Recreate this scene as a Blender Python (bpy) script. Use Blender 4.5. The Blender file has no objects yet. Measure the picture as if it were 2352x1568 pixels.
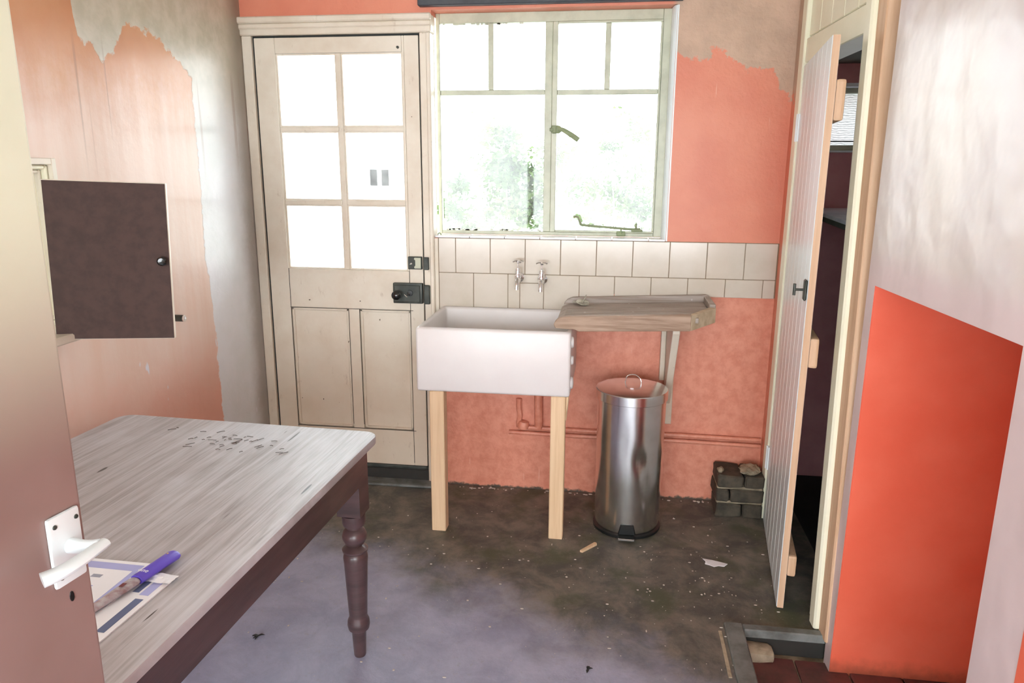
import bpy, bmesh, math, random
from mathutils import Vector, Matrix, noise as mnoise
random.seed(7)
S = bpy.context.scene
C = S.collection
V = Vector
# ------------------------------------------------------------------ camera
cam_d = bpy.data.cameras.new('camera'); cam = bpy.data.objects.new('camera', cam_d); C.objects.link(cam)
CP = V((0.684, -3.1435, 1.4481)); yw, pt, rl = math.radians(7.8803), math.radians(13.3003), math.radians(0.3153)
fw = V((-math.sin(yw)*math.cos(pt), math.cos(yw)*math.cos(pt), -math.sin(pt)))
rt = V((math.cos(yw), math.sin(yw), 0)); up = rt.cross(fw)
r2 = math.cos(rl)*rt + math.sin(rl)*up; u2 = -math.sin(rl)*rt + math.cos(rl)*up
M = Matrix((r2, u2, -fw)).transposed().to_4x4(); M.translation = CP
cam.matrix_world = M
cam_d.sensor_width = 36; cam_d.lens = 1686.34/2352*36; cam_d.clip_start = 0.02; cam_d.clip_end = 200
S.camera = cam
# ------------------------------------------------------------------ world, lights, exposure
w = bpy.data.worlds.new('overcast_sky'); S.world = w; w.use_nodes = True
nt = w.node_tree; bg = nt.nodes['Background']
tc = nt.nodes.new('ShaderNodeTexCoord'); sep = nt.nodes.new('ShaderNodeSeparateXYZ')
rmp = nt.nodes.new('ShaderNodeValToRGB')
nt.links.new(tc.outputs['Generated'], sep.inputs[0]); nt.links.new(sep.outputs['Z'], rmp.inputs[0])
rmp.color_ramp.elements[0].color = (0.93, 0.97, 1.0, 1); rmp.color_ramp.elements[1].color = (0.78, 0.90, 1.0, 1)
nt.links.new(rmp.outputs[0], bg.inputs['Color']); bg.inputs['Strength'].default_value = 11.0
S.view_settings.view_transform = 'Standard'; S.view_settings.look = 'None'
S.view_settings.gamma = 1.0; S.view_settings.use_curve_mapping = False
S.view_settings.exposure = 0.2
# daylight coming in from the rooms behind (doorway the camera stands in) and through the window
def area(name, loc, rot, sx, sy, power, col):
    l = bpy.data.lights.new(name, 'AREA'); l.shape = 'RECTANGLE'; l.size = sx; l.size_y = sy; l.energy = power; l.color = col
    o = bpy.data.objects.new(name, l); C.objects.link(o); o.location = loc; o.rotation_euler = rot
    return o

# ------------------------------------------------------------------ helpers
def newbm(): return bmesh.new()
def add_box(bm, x0, x1, y0, y1, z0, z1, bev=0.0, seg=1, fn=None):
    t = bmesh.new()
    bmesh.ops.create_cube(t, size=1)
    for v in t.verts:
        v.co = V((x0 if v.co.x < 0 else x1, y0 if v.co.y < 0 else y1, z0 if v.co.z < 0 else z1))
    if bev > 0:
        bmesh.ops.bevel(t, geom=t.edges[:], offset=bev, segments=seg, affect='EDGES', profile=0.6)
    if fn:
        for v in t.verts: v.co = V(fn(v.co))
    bmesh.ops.recalc_face_normals(t, faces=t.faces)
    merge(bm, t)
    return bm
def merge(bm, t):
    me = bpy.data.meshes.new('tmp'); t.to_mesh(me); t.free(); bm.from_mesh(me); bpy.data.meshes.remove(me)
def add_prism(bm, pts, y0, y1, axis='y', bev=0.0, seg=1):
    """extrude a 2D outline; axis y: pts are (x,z); axis z: pts are (x,y); axis x: pts are (y,z)"""
    t = bmesh.new()
    def mk(p, h):
        if axis == 'y': return (p[0], h, p[1])
        if axis == 'z': return (p[0], p[1], h)
        return (h, p[0], p[1])
    a = [t.verts.new(mk(p, y0)) for p in pts]; b = [t.verts.new(mk(p, y1)) for p in pts]
    t.faces.new(a); t.faces.new(list(reversed(b)))
    n = len(pts)
    for i in range(n): t.faces.new((a[i], b[i], b[(i+1) % n], a[(i+1) % n]))
    bmesh.ops.recalc_face_normals(t, faces=t.faces)
    if bev > 0: bmesh.ops.bevel(t, geom=t.edges[:], offset=bev, segments=seg, affect='EDGES', profile=0.6)
    merge(bm, t); return bm
def add_lathe(bm, prof, c=(0, 0, 0), axis=(0, 0, 1), n=24, cap=True):
    t = bmesh.new(); q = V((0, 0, 1)).rotation_difference(V(axis)).to_matrix(); c = V(c)
    rings = []
    for r, z in prof:
        rings.append([t.verts.new(c + q @ V((r*math.cos(2*math.pi*i/n), r*math.sin(2*math.pi*i/n), z))) for i in range(n)])
    for a, b in zip(rings, rings[1:]):
        for i in range(n): t.faces.new((a[i], a[(i+1) % n], b[(i+1) % n], b[i]))
    if cap:
        t.faces.new(list(reversed(rings[0]))); t.faces.new(rings[-1])
    bmesh.ops.recalc_face_normals(t, faces=t.faces)
    merge(bm, t); return bm
def add_tube(bm, pts, r, n=10, flat=1.0):
    t = bmesh.new(); pts = [V(p) for p in pts]; rs = r if isinstance(r, (list, tuple)) else [r]*len(pts)
    rings = []; prev = None
    for i, p in enumerate(pts):
        d = (pts[min(i+1, len(pts)-1)] - pts[max(i-1, 0)]).normalized()
        if prev is None:
            a = d.cross(V((0, 0, 1)));
            if a.length < 1e-3: a = d.cross(V((1, 0, 0)))
            a.normalize()
        else:
            a = (prev - d*prev.dot(d)).normalized()
        prev = a; b = d.cross(a)
        rings.append([t.verts.new(p + rs[i]*(math.cos(2*math.pi*k/n)*a + flat*math.sin(2*math.pi*k/n)*b)) for k in range(n)])
    for a, b in zip(rings, rings[1:]):
        for i in range(n): t.faces.new((a[i], a[(i+1) % n], b[(i+1) % n], b[i]))
    t.faces.new(list(reversed(rings[0]))); t.faces.new(rings[-1])
    bmesh.ops.recalc_face_normals(t, faces=t.faces)
    merge(bm, t); return bm
def smooth_pts(pts, k=6):
    out = []; n = len(pts); P = [V(p) for p in pts]
    for i in range(n-1):
        p0, p1, p2, p3 = P[max(i-1, 0)], P[i], P[i+1], P[min(i+2, n-1)]
        for j in range(k):
            t = j/k
            out.append(0.5*((2*p1)+(p2-p0)*t+(2*p0-5*p1+4*p2-p3)*t*t+(3*p1-p0-3*p2+p3)*t**3))
    out.append(P[-1]); return out
def obj(name, bm, m, parent=None, smooth=False, bevel=0.0):
    me = bpy.data.meshes.new(name); bm.to_mesh(me); bm.free()
    mats = m if isinstance(m, (list, tuple)) else [m]
    for x in mats: me.materials.append(x)
    o = bpy.data.objects.new(name, me); C.objects.link(o)
    if smooth:
        for p in me.polygons: p.use_smooth = True
        try: me.set_sharp_from_angle(angle=math.radians(35))
        except Exception: pass
    if parent is not None:
        o.parent = parent
        # vertices were given in world space: move them into the parent's frame
        if parent.get('_own') is not None:
            me.transform(root_matrix(parent).inverted())
    if bevel > 0:
        b = o.modifiers.new('bevel', 'BEVEL'); b.width = bevel; b.segments = 2; b.limit_method = 'ANGLE'
    return o
def root_matrix(p):
    while p.parent is not None: p = p.parent
    return Matrix.LocRotScale(p.location, p.rotation_euler, None)
def tag(o, label, cat, group=None, kind=None):
    o['label'] = label; o['category'] = cat
    if group: o['group'] = group
    if kind: o['kind'] = kind
    return o
def thing(name, label, cat, loc=(0, 0, 0), kind=None, group=None):
    o = bpy.data.objects.new(name, None); C.objects.link(o); o.location = loc; o['_own'] = 1; o.empty_display_size = 0.05
    return tag(o, label, cat, group, kind)
def shift(o, parent):
    """sub-part meshes under a part: use the same world->root conversion"""
    return o
def part(name, bm, m, parent, smooth=False, bevel=0.0):
    me = bpy.data.meshes.new(name); bm.to_mesh(me); bm.free()
    mats = m if isinstance(m, (list, tuple)) else [m]
    for x in mats: me.materials.append(x)
    me.transform(root_matrix(parent).inverted())
    o = bpy.data.objects.new(name, me); C.objects.link(o); o.parent = parent
    if smooth:
        for p in me.polygons: p.use_smooth = True
        try: me.set_sharp_from_angle(angle=math.radians(35))
        except Exception: pass
    if bevel > 0:
        b = o.modifiers.new('bevel', 'BEVEL'); b.width = bevel; b.segments = 2; b.limit_method = 'ANGLE'
    return o
def clean():
    for o in bpy.data.objects:
        if '_own' in o: del o['_own']

# ------------------------------------------------------------------ materials
def srgb(r, g, b):
    f = lambda c: (c/255/12.92) if c/255 <= 0.04045 else ((c/255+0.055)/1.055)**2.4
    return (f(r), f(g), f(b), 1)
class Mat:
    def __init__(s, name, rough=0.6, coord='Object', coat=0.0, metal=0.0, spec=0.5):
        s.m = bpy.data.materials.new(name); s.m.use_nodes = True; s.t = s.m.node_tree; s.n = s.t.nodes
        s.b = s.n['Principled BSDF']; s.b.inputs['Roughness'].default_value = rough
        s.b.inputs['Metallic'].default_value = metal; s.b.inputs['Coat Weight'].default_value = coat
        s.b.inputs['Specular IOR Level'].default_value = spec
        s.b.inputs['Coat Roughness'].default_value = 0.15
        if coord == 'World':
            s.g = s.n.new('ShaderNodeNewGeometry'); s.co = s.g.outputs['Position']
        else:
            s.g = s.n.new('ShaderNodeTexCoord'); s.co = s.g.outputs['Object']
    def L(s, a, b): s.t.links.new(a, b)
    def mapped(s, scale=(1, 1, 1), rot=(0, 0, 0), loc=(0, 0, 0)):
        n = s.n.new('ShaderNodeMapping'); n.inputs['Scale'].default_value = scale; n.inputs['Rotation'].default_value = rot
        n.inputs['Location'].default_value = loc
        s.L(s.co, n.inputs['Vector']); return n.outputs[0]
    def noise(s, scale, detail=4, rough=0.55, vec=None, dist=0.0):
        n = s.n.new('ShaderNodeTexNoise'); n.inputs['Scale'].default_value = scale; n.inputs['Detail'].default_value = detail
        n.inputs['Roughness'].default_value = rough; n.inputs['Distortion'].default_value = dist
        s.L(vec if vec is not None else s.co, n.inputs['Vector']); return n.outputs['Fac']
    def ramp(s, fac, a, b):
        n = s.n.new('ShaderNodeMapRange'); n.inputs['From Min'].default_value = a; n.inputs['From Max'].default_value = b
        n.interpolation_type = 'SMOOTHSTEP'
        s.L(fac, n.inputs['Value']); return n.outputs[0]
    def math(s, op, a, b=None):
        n = s.n.new('ShaderNodeMath'); n.operation = op
        for i, x in enumerate((a, b)):
            if x is None: continue
            if isinstance(x, (int, float)): n.inputs[i].default_value = x
            else: s.L(x, n.inputs[i])
        return n.outputs[0]
    def mix(s, fac, a, b):
        n = s.n.new('ShaderNodeMix'); n.data_type = 'RGBA'
        if isinstance(fac, (int, float)): n.inputs[0].default_value = fac
        else: s.L(fac, n.inputs[0])
        for i, x in ((6, a), (7, b)):
            if isinstance(x, tuple): n.inputs[i].default_value = x
            else: s.L(x, n.inputs[i])
        return n.outputs[2]
    def xyz(s):
        n = s.n.new('ShaderNodeSeparateXYZ'); s.L(s.co, n.inputs[0]); return n.outputs
    def curve(s, fac, x0, x1, y0, y1, pts):
        """piecewise curve y(x) given in real units"""
        f = s.n.new('ShaderNodeMapRange'); f.inputs['From Min'].default_value = x0; f.inputs['From Max'].default_value = x1
        s.L(fac, f.inputs['Value'])
        n = s.n.new('ShaderNodeFloatCurve'); c = n.mapping.curves[0]; n.mapping.use_clip = True
        q = sorted(((p[0]-x0)/(x1-x0), (p[1]-y0)/(y1-y0)) for p in pts)
        c.points[0].location = (0, q[0][1]); c.points[1].location = (1, q[-1][1])
        for p in q: c.points.new(*p)
        for p in c.points: p.handle_type = 'VECTOR'
        n.mapping.update()
        s.L(f.outputs[0], n.inputs['Value'])
        return s.math('ADD', s.math('MULTIPLY', n.outputs[0], y1-y0), y0)
    def col(s, c):
        if isinstance(c, tuple): s.b.inputs['Base Color'].default_value = c
        else: s.L(c, s.b.inputs['Base Color'])
    def rough(s, c): s.L(c, s.b.inputs['Roughness'])
    def bump(s, h, strength=0.3, dist=0.01):
        n = s.n.new('ShaderNodeBump'); n.inputs['Strength'].default_value = strength; n.inputs['Distance'].default_value = dist
        s.L(h, n.inputs['Height']); s.L(n.outputs[0], s.b.inputs['Normal'])
def simple(name, c, rough=0.5, var=0.12, scale=8, bump=0.1, bscale=60, coat=0.0, metal=0.0, coord='Object', c2=None, stretch=(1, 1, 1), spec=0.5):
    m = Mat(name, rough, coord, coat, metal, spec)
    vec = m.mapped(stretch) if stretch != (1, 1, 1) else None
    c2 = c2 or (c[0]*(1-var*2), c[1]*(1-var*2), c[2]*(1-var*2), 1)
    m.col(m.mix(m.ramp(m.noise(scale, 6, 0.6, vec), 0.35, 0.7), c, c2))
    if bump: m.bump(m.noise(bscale, 3, 0.6, vec), bump, 0.005)
    return m.m

CORAL = srgb(224, 116, 84)
def mat_left():
    m = Mat('peach_distempered_plaster', 0.45, 'World', coat=0.15)
    x, y, z = m.xyz()
    n1 = m.noise(3.0, 5); n2 = m.noise(18, 4); nn = m.math('SUBTRACT', m.noise(9, 6, 0.7), 0.5)
    streak = m.noise(14, 4, 0.6, m.mapped((1, 1, 0.05)))
    coral = m.mix(m.ramp(n1, 0.3, 0.7), srgb(220, 162, 116), srgb(212, 146, 100))
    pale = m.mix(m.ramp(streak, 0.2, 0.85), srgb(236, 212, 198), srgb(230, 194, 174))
    # the paler band below the drip marks
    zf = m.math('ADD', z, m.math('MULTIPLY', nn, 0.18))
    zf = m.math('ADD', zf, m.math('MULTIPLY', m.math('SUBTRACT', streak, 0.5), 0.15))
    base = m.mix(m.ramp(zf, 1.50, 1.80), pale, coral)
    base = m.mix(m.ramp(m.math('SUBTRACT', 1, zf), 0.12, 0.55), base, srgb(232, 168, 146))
    # bare, replastered areas: beside the back door and across the top
    ye = m.math('ADD', y, m.math('MULTIPLY', nn, 0.07))
    side = m.ramp(m.math('SUBTRACT', ye, m.curve(z, 0, 2.4, -1, 0, [(0, -.39), (.405, -.40), (.63, -.41), (.9, -.405), (1.08, -.435), (1.42, -.42), (1.58, -.422), (1.786, -.412), (1.9, -.46), (2.4, -.5)])), -0.004, 0.006)
    ze = m.math('ADD', z, m.math('MULTIPLY', nn, 0.16))
    top = m.ramp(m.math('SUBTRACT', ze, m.curve(y, -1.6, 0, 1.5, 2.5, [(-1.6, 2.45), (-1.08, 2.4), (-1.03, 1.98), (-1.015, 1.83), (-.96, 1.81), (-.92, 1.76), (-.86, 1.79), (-.80, 1.88), (-.72, 1.90), (-.6, 1.88), (-.5, 1.82), (-.41, 1.77), (0, 1.7)])), -0.004, 0.008)
    bare = m.math('MAXIMUM', side, top)
    plaster = m.mix(m.ramp(n1, 0.35, 0.65), srgb(236, 236, 240), srgb(224, 226, 226))
    plaster = m.mix(m.ramp(ze, 1.45, 1.95), plaster, m.mix(m.ramp(n2, 0.3, 0.7), srgb(196, 190, 168), srgb(214, 206, 188)))
    # shade beside the back door frame, painted grey-brown into the plaster colour
    door_shade = m.ramp(m.math('ADD', y, m.math('MULTIPLY', nn, 0.06)), -0.16, -0.03)
    plaster = m.mix(m.math('MULTIPLY', door_shade, 0.75), plaster, srgb(134, 120, 104))
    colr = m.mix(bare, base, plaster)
    # flaked spots
    fl = m.math('MULTIPLY', m.ramp(m.noise(16, 2, 0.5, m.mapped((1, 1, 0.35), loc=(0, 3, 1))), 0.70, 0.72), m.ramp(m.math('SUBTRACT', 1.1, z), 0.0, 0.15))
    colr = m.mix(fl, colr, srgb(232, 230, 238))
    drip = m.math('MULTIPLY', m.ramp(m.noise(45, 1, 0.4, m.mapped((1, 1, 0.02))), 0.66, 0.72), m.math('MULTIPLY', m.math('MULTIPLY', m.ramp(z, 1.35, 1.65), m.ramp(m.math('SUBTRACT', 0, z), -1.86, -1.74)), 0.35))
    colr = m.mix(drip, colr, srgb(150, 112, 92))
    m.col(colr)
    m.bump(m.math('ADD', m.math('MULTIPLY', m.noise(20, 4, 0.55), .5), m.math('MULTIPLY', bare, m.math('ADD', .5, m.noise(11, 6, .7, None, .8)))), 0.22, 0.012)
    return m.m
def mat_back():
    m = Mat('coral_painted_plaster', 0.5, 'World', coat=0.1)
    x, y, z = m.xyz()
    n1 = m.noise(4, 6); nn = m.math('SUBTRACT', m.noise(14, 6, 0.7), 0.5)
    c = m.mix(m.ramp(n1, 0.3, 0.7), srgb(228, 146, 118), srgb(220, 132, 106))
    lowc = m.mix(m.ramp(m.noise(20, 5, .7), 0.35, 0.7), srgb(228, 152, 126), srgb(212, 130, 104))
    c = m.mix(m.ramp(z, 0.9, 0.95), lowc, c)
    ze = m.math('ADD', z, m.math('MULTIPLY', nn, 0.22))
    top = m.ramp(m.math('SUBTRACT', ze, m.curve(x, .85, 1.4, 1.5, 2.2, [(.85, 1.92), (.9, 1.9), (.94, 1.87), (.99, 1.85), (1.02, 1.89), (1.055, 1.905), (1.11, 1.85), (1.18, 1.835), (1.27, 1.84), (1.30, 1.76), (1.34, 1.72), (1.4, 1.72)])), -0.004, 0.01)
    pl = m.mix(m.ramp(m.noise(7, 5), 0.3, 0.7), srgb(208, 176, 152), srgb(186, 158, 136))
    right = m.ramp(x, 0.87, 0.9)
    c = m.mix(m.math('MULTIPLY', top, right), c, pl)
    # dark paint over the lintel, soot
    sc = m.ramp(m.noise(60, 1, 0.5, m.mapped((1, 1, 0.08))), 0.72, 0.75)
    c = m.mix(m.math('MULTIPLY', sc, m.math('MULTIPLY', 0.5, m.ramp(m.noise(5, 2), .5, .6))), c, srgb(238, 190, 168))
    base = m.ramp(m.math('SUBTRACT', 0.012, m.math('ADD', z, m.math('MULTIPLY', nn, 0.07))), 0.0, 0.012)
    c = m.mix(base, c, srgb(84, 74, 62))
    m.col(c)
    rg = m.ramp(z, 0.95, 0.8)
    m.bump(m.math('ADD', m.noise(22, 6, 0.65), m.math('MULTIPLY', m.noise(7, 3), 0.6)), 0.35, 0.012)
    return m.m
def mat_right():
    m = Mat('gloss_pink_plaster', 0.38, 'World', coat=0.15)
    x, y, z = m.xyz()
    a = m.mix(m.ramp(m.noise(3, 5), 0.35, 0.7), srgb(226, 214, 206), srgb(218, 206, 206))
    b = srgb(224, 204, 204)
    c = m.mix(m.ramp(m.math('ADD', z, m.math('MULTIPLY', m.noise(6, 3), 0.05)), 1.28, 1.2), a, b)
    m.col(c)
    h = m.math('ADD', m.noise(4.5, 3, 0.45, m.mapped((1, 1, 0.8))), m.math('MULTIPLY', m.noise(16, 2, 0.5), 0.12))
    m.bump(h, 0.6, 0.035)
    return m.m
def mat_red():
    m = Mat('bright_red_orange_paint', 0.45, 'World', coat=0.1)
    x, y, z = m.xyz()
    c = m.mix(m.ramp(m.noise(5, 6), 0.3, 0.75), srgb(244, 120, 92), srgb(236, 106, 78))
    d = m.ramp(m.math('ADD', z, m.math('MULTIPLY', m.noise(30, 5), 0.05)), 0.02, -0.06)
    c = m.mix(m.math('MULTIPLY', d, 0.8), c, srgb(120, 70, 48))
    m.col(c); m.bump(m.noise(60, 4), 0.12, 0.005); return m.m
def mat_floor():
    m = Mat('dirty_dark_floor', 0.42, 'World', spec=0.5)
    x, y, z = m.xyz()
    n1 = m.noise(2.2, 8, 0.65); n2 = m.noise(7, 8, 0.7, None, 0.4); n3 = m.noise(40, 6, 0.75)
    grey = m.mix(m.ramp(n2, 0.3, 0.7), srgb(152, 155, 180), srgb(176, 179, 202))
    dark = m.mix(m.ramp(n2, 0.35, 0.65), srgb(80, 80, 76), srgb(128, 121, 110))
    dark = m.mix(m.ramp(m.noise(4.3, 5, .6), 0.5, 0.68), dark, srgb(82, 86, 68))
    # lilac-grey near the camera, darker towards the back and right
    d = m.math('ADD', m.math('ADD', y, m.math('MULTIPLY', x, 0.42)), m.math('MULTIPLY', m.math('SUBTRACT', n1, 0.5), 0.7))
    dm = m.ramp(d, -0.98, -0.62)
    c = m.mix(dm, grey, dark)
    c = m.mix(m.math('MULTIPLY', m.ramp(n3, 0.55, 0.72), 0.35), c, srgb(150, 140, 130))
    c = m.mix(m.math('MULTIPLY', m.ramp(m.noise(120, 3, 0.8), 0.67, 0.72), 0.6), c, srgb(190, 182, 172))
    m.col(c)
    m.rough(m.math('ADD', m.math('MULTIPLY', n2, 0.25), m.math('ADD', 0.28, m.math('MULTIPLY', dm, 0.2))))
    m.bump(m.math('ADD', n3, m.math('MULTIPLY', n2, 0.8)), 0.18, 0.01)
    return m.m
def mat_table():
    m = Mat('scrubbed_pine_top', 0.5, coat=0.03)
    g = m.noise(3.0, 9, 0.66, m.mapped((18, 0.8, 1)), 0.9); g2 = m.noise(5, 6, 0.6, m.mapped((44, 1.0, 1)), .3)
    a = m.mix(m.ramp(g, 0.3, 0.72), srgb(190, 186, 188), srgb(146, 137, 134))
    a = m.mix(m.math('MULTIPLY', m.ramp(g2, 0.5, 0.75), 0.5), a, srgb(118, 106, 104))
    a = m.mix(m.math('MULTIPLY', m.ramp(m.noise(2.2, 4), 0.45, 0.7), 0.5), a, srgb(212, 212, 218))
    a = m.mix(m.ramp(m.noise(50, 1, 0.4, m.mapped((1, .12, 1))), 0.76, 0.78), a, srgb(70, 60, 56))
    m.col(a); m.bump(m.math('ADD', g, g2), 0.12, 0.004); return m.m
def mat_board():
    m = Mat('weathered_drainer_wood', 0.5, coat=0.0)
    g = m.noise(3.0, 7, 0.6, m.mapped((.7, 30, 30)), 0.05)
    a = m.mix(m.ramp(g, 0.32, 0.68), srgb(186, 176, 168), srgb(140, 122, 108))
    a = m.mix(m.ramp(m.noise(38, 2, 0.5), 0.70, 0.74), a, srgb(206, 202, 200))
    m.col(a); m.bump(g, 0.25, 0.005); return m.m

M_left, M_back, M_right, M_red, M_floor = mat_left(), mat_back(), mat_right(), mat_red(), mat_floor()
def mat_cream():
    m = Mat('aged_cream_paint', 0.45, 'World', coat=0.1); x, y, z = m.xyz()
    c = m.mix(m.ramp(m.noise(3.5, 6, .6), .35, .7), srgb(234, 227, 212), srgb(220, 207, 188))
    low = m.math('MULTIPLY', m.ramp(m.math('SUBTRACT', 1.1, z), 0, .9), .55)       # handled, scuffed lower half
    c = m.mix(low, c, srgb(212, 188, 160))
    c = m.mix(m.math('MULTIPLY', m.ramp(m.noise(24, 5, .75, m.mapped((1, 1, .4))), .60, .75), .35), c, srgb(160, 132, 104))
    c = m.mix(m.ramp(m.noise(46, 2, .5), .77, .79), c, srgb(96, 80, 62))
    m.col(c); m.bump(m.noise(50, 4, .6), .15, .005); return m.m
M_cream = mat_cream()
M_dirt = simple('grime_in_joint', srgb(70, 62, 52), 0.8, coord='World')
M_gap = simple('dark_joint', srgb(38, 44, 42), 0.7)
M_frame = simple('steel_window_paint', srgb(196, 200, 178), 0.4, c2=srgb(178, 182, 160), scale=12, bump=0.15, coat=0.1, coord='World')
M_tile = simple('cream_glazed_tile', srgb(212, 203, 190), 0.14, c2=srgb(202, 192, 176), scale=5, bump=0.03, bscale=12, coat=0.4, coord='World')
M_sill = simple('white_glazed_tile', srgb(236, 236, 240), 0.12, var=0.04, bump=0.03, coat=0.4)
M_grout = simple('brown_grout', srgb(140, 122, 98), 0.8)
M_china = simple('white_fireclay', srgb(226, 222, 220), 0.4, c2=srgb(221, 215, 213), scale=3, bump=0.02, bscale=5, coat=0.12)
M_leg = simple('raw_cream_timber', srgb(232, 202, 164), 0.6, c2=srgb(220, 186, 146), scale=3, stretch=(30, 30, 1), bump=0.1)
M_chrome = simple('chrome', (0.85, 0.86, 0.88, 1), 0.12, var=0.02, bump=0.02, metal=1.0)
M_steel = simple('polished_steel', (0.82, 0.82, 0.82, 1), 0.2, c2=(0.66, 0.66, 0.64, 1), scale=5, bump=0.08, bscale=7, metal=1.0)
M_blackp = simple('black_plastic', srgb(26, 28, 28), 0.4)
M_iron = simple('dark_painted_iron', srgb(74, 78, 72), 0.45, c2=srgb(50, 54, 50), scale=14, bump=0.2, metal=0.3)
M_knobm = simple('black_glossy_knob', srgb(24, 26, 26), 0.12, coat=0.6)
M_table = mat_table(); M_board = mat_board()
M_maho = simple('dark_stained_wood', srgb(88, 66, 66), 0.35, c2=srgb(66, 50, 50), scale=4, stretch=(1, 1, 8), bump=0.06, coat=0.3)
def mat_near():
    m = Mat('brown_to_cream_door_paint', 0.35, coat=0.2)
    x, y, z = m.xyz(); n = m.noise(3, 4)
    a = m.mix(m.ramp(n, .3, .7), srgb(160, 134, 130), srgb(146, 120, 114)); b = m.mix(m.ramp(n, .3, .7), srgb(240, 244, 222), srgb(230, 234, 208))
    m.col(m.mix(m.ramp(m.math('ADD', z, m.math('MULTIPLY', n, .12)), 1.16, 1.5), a, b)); m.bump(m.noise(20, 3), .1, .005); return m.m  # brown below, blending to pale cream higher up the leaf
M_brownp = mat_near()
M_panelb = simple('brown_hardboard', srgb(82, 64, 60), 0.6, c2=srgb(72, 57, 54), scale=30, bump=0.1, spec=.2)
M_white = simple('white_gloss_paint', srgb(240, 249, 252), 0.3, c2=srgb(234, 244, 247), scale=3, bump=0.06, coat=0.2, coord='World')
M_yellowp = simple('pale_yellow_cream_paint', srgb(248, 247, 224), 0.35, c2=srgb(240, 238, 212), scale=3, bump=0.1, coat=0.2, coord='World')
M_tan = simple('tan_bare_wood', srgb(220, 186, 154), 0.6, c2=srgb(208, 170, 136), scale=3, stretch=(20, 20, 1), bump=0.1)
M_kerb = simple('grey_worn_timber', srgb(126, 130, 128), 0.6, c2=srgb(90, 92, 88), scale=12, bump=0.2, coord='World')
M_kerbd = simple('dark_step_face', srgb(48, 46, 42), 0.7, coord='World')
M_quarry = simple('dirty_red_quarry_tile', srgb(112, 66, 62), 0.5, c2=srgb(72, 50, 46), scale=9, bump=0.25, coord='World')
M_brick = simple('dirty_dark_brick', srgb(86, 78, 66), 0.85, c2=srgb(56, 52, 44), scale=18, bump=0.5, bscale=40)
M_mortar = simple('pale_mortar', srgb(186, 172, 148), 0.85, c2=srgb(130, 120, 100), scale=16, bump=0.5, bscale=40)
M_lintel = simple('sooty_dark_beam_paint', srgb(74, 78, 84), 0.6, c2=srgb(58, 60, 66), scale=8, bump=0.2, coord='World')
M_purple = simple('purple_plastic', srgb(104, 84, 204), 0.35, var=0.03, bump=0)
M_clear = simple('clear_grey_plastic', srgb(190, 186, 190), 0.25, c2=srgb(150, 120, 124), scale=40, bump=0)
M_paper = simple('white_paper', srgb(242, 242, 246), 0.5, var=0.02, bump=0.02)
M_lilac = simple('lilac_print', srgb(176, 180, 228), 0.5, var=0.05, bump=0)
M_navy = simple('slate_blue_print', srgb(104, 116, 152), 0.5, var=0.1, bump=0)
M_magenta = simple('magenta_print', srgb(126, 30, 96), 0.5, bump=0)
M_ceil = simple('ceiling_distemper', srgb(226, 216, 204), 0.7, c2=srgb(206, 192, 176), scale=3, bump=0.1, coord='World')
M_maroon = simple('maroon_painted_plaster', srgb(224, 164, 164), 0.6, c2=srgb(210, 146, 148), scale=4, bump=0.25, bscale=20, coord='World')
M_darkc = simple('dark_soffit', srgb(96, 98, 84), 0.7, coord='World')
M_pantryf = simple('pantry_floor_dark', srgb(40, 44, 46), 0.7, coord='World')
M_slab = simple('pale_stone_shelf', srgb(240, 242, 250), 0.4, c2=srgb(214, 216, 226), scale=9, bump=0.1)
M_leaf = None
def mat_leaf():
    m = Mat('leaf_green', 0.7, spec=0.02); oi = m.n.new('ShaderNodeObjectInfo')
    c = m.mix(m.ramp(m.noise(2.2, 3), 0.35, 0.65), srgb(92, 106, 66), srgb(62, 82, 48))
    m.col(c)
    tr = m.n.new('ShaderNodeBsdfTranslucent'); m.L(c, tr.inputs[0])
    mx = m.n.new('ShaderNodeMixShader'); mx.inputs[0].default_value = 0.2
    m.L(m.b.outputs[0], mx.inputs[1]); m.L(tr.outputs[0], mx.inputs[2])
    m.L(mx.outputs[0], m.n['Material Output'].inputs[0]); return m.m
M_leaf = mat_leaf()
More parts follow.
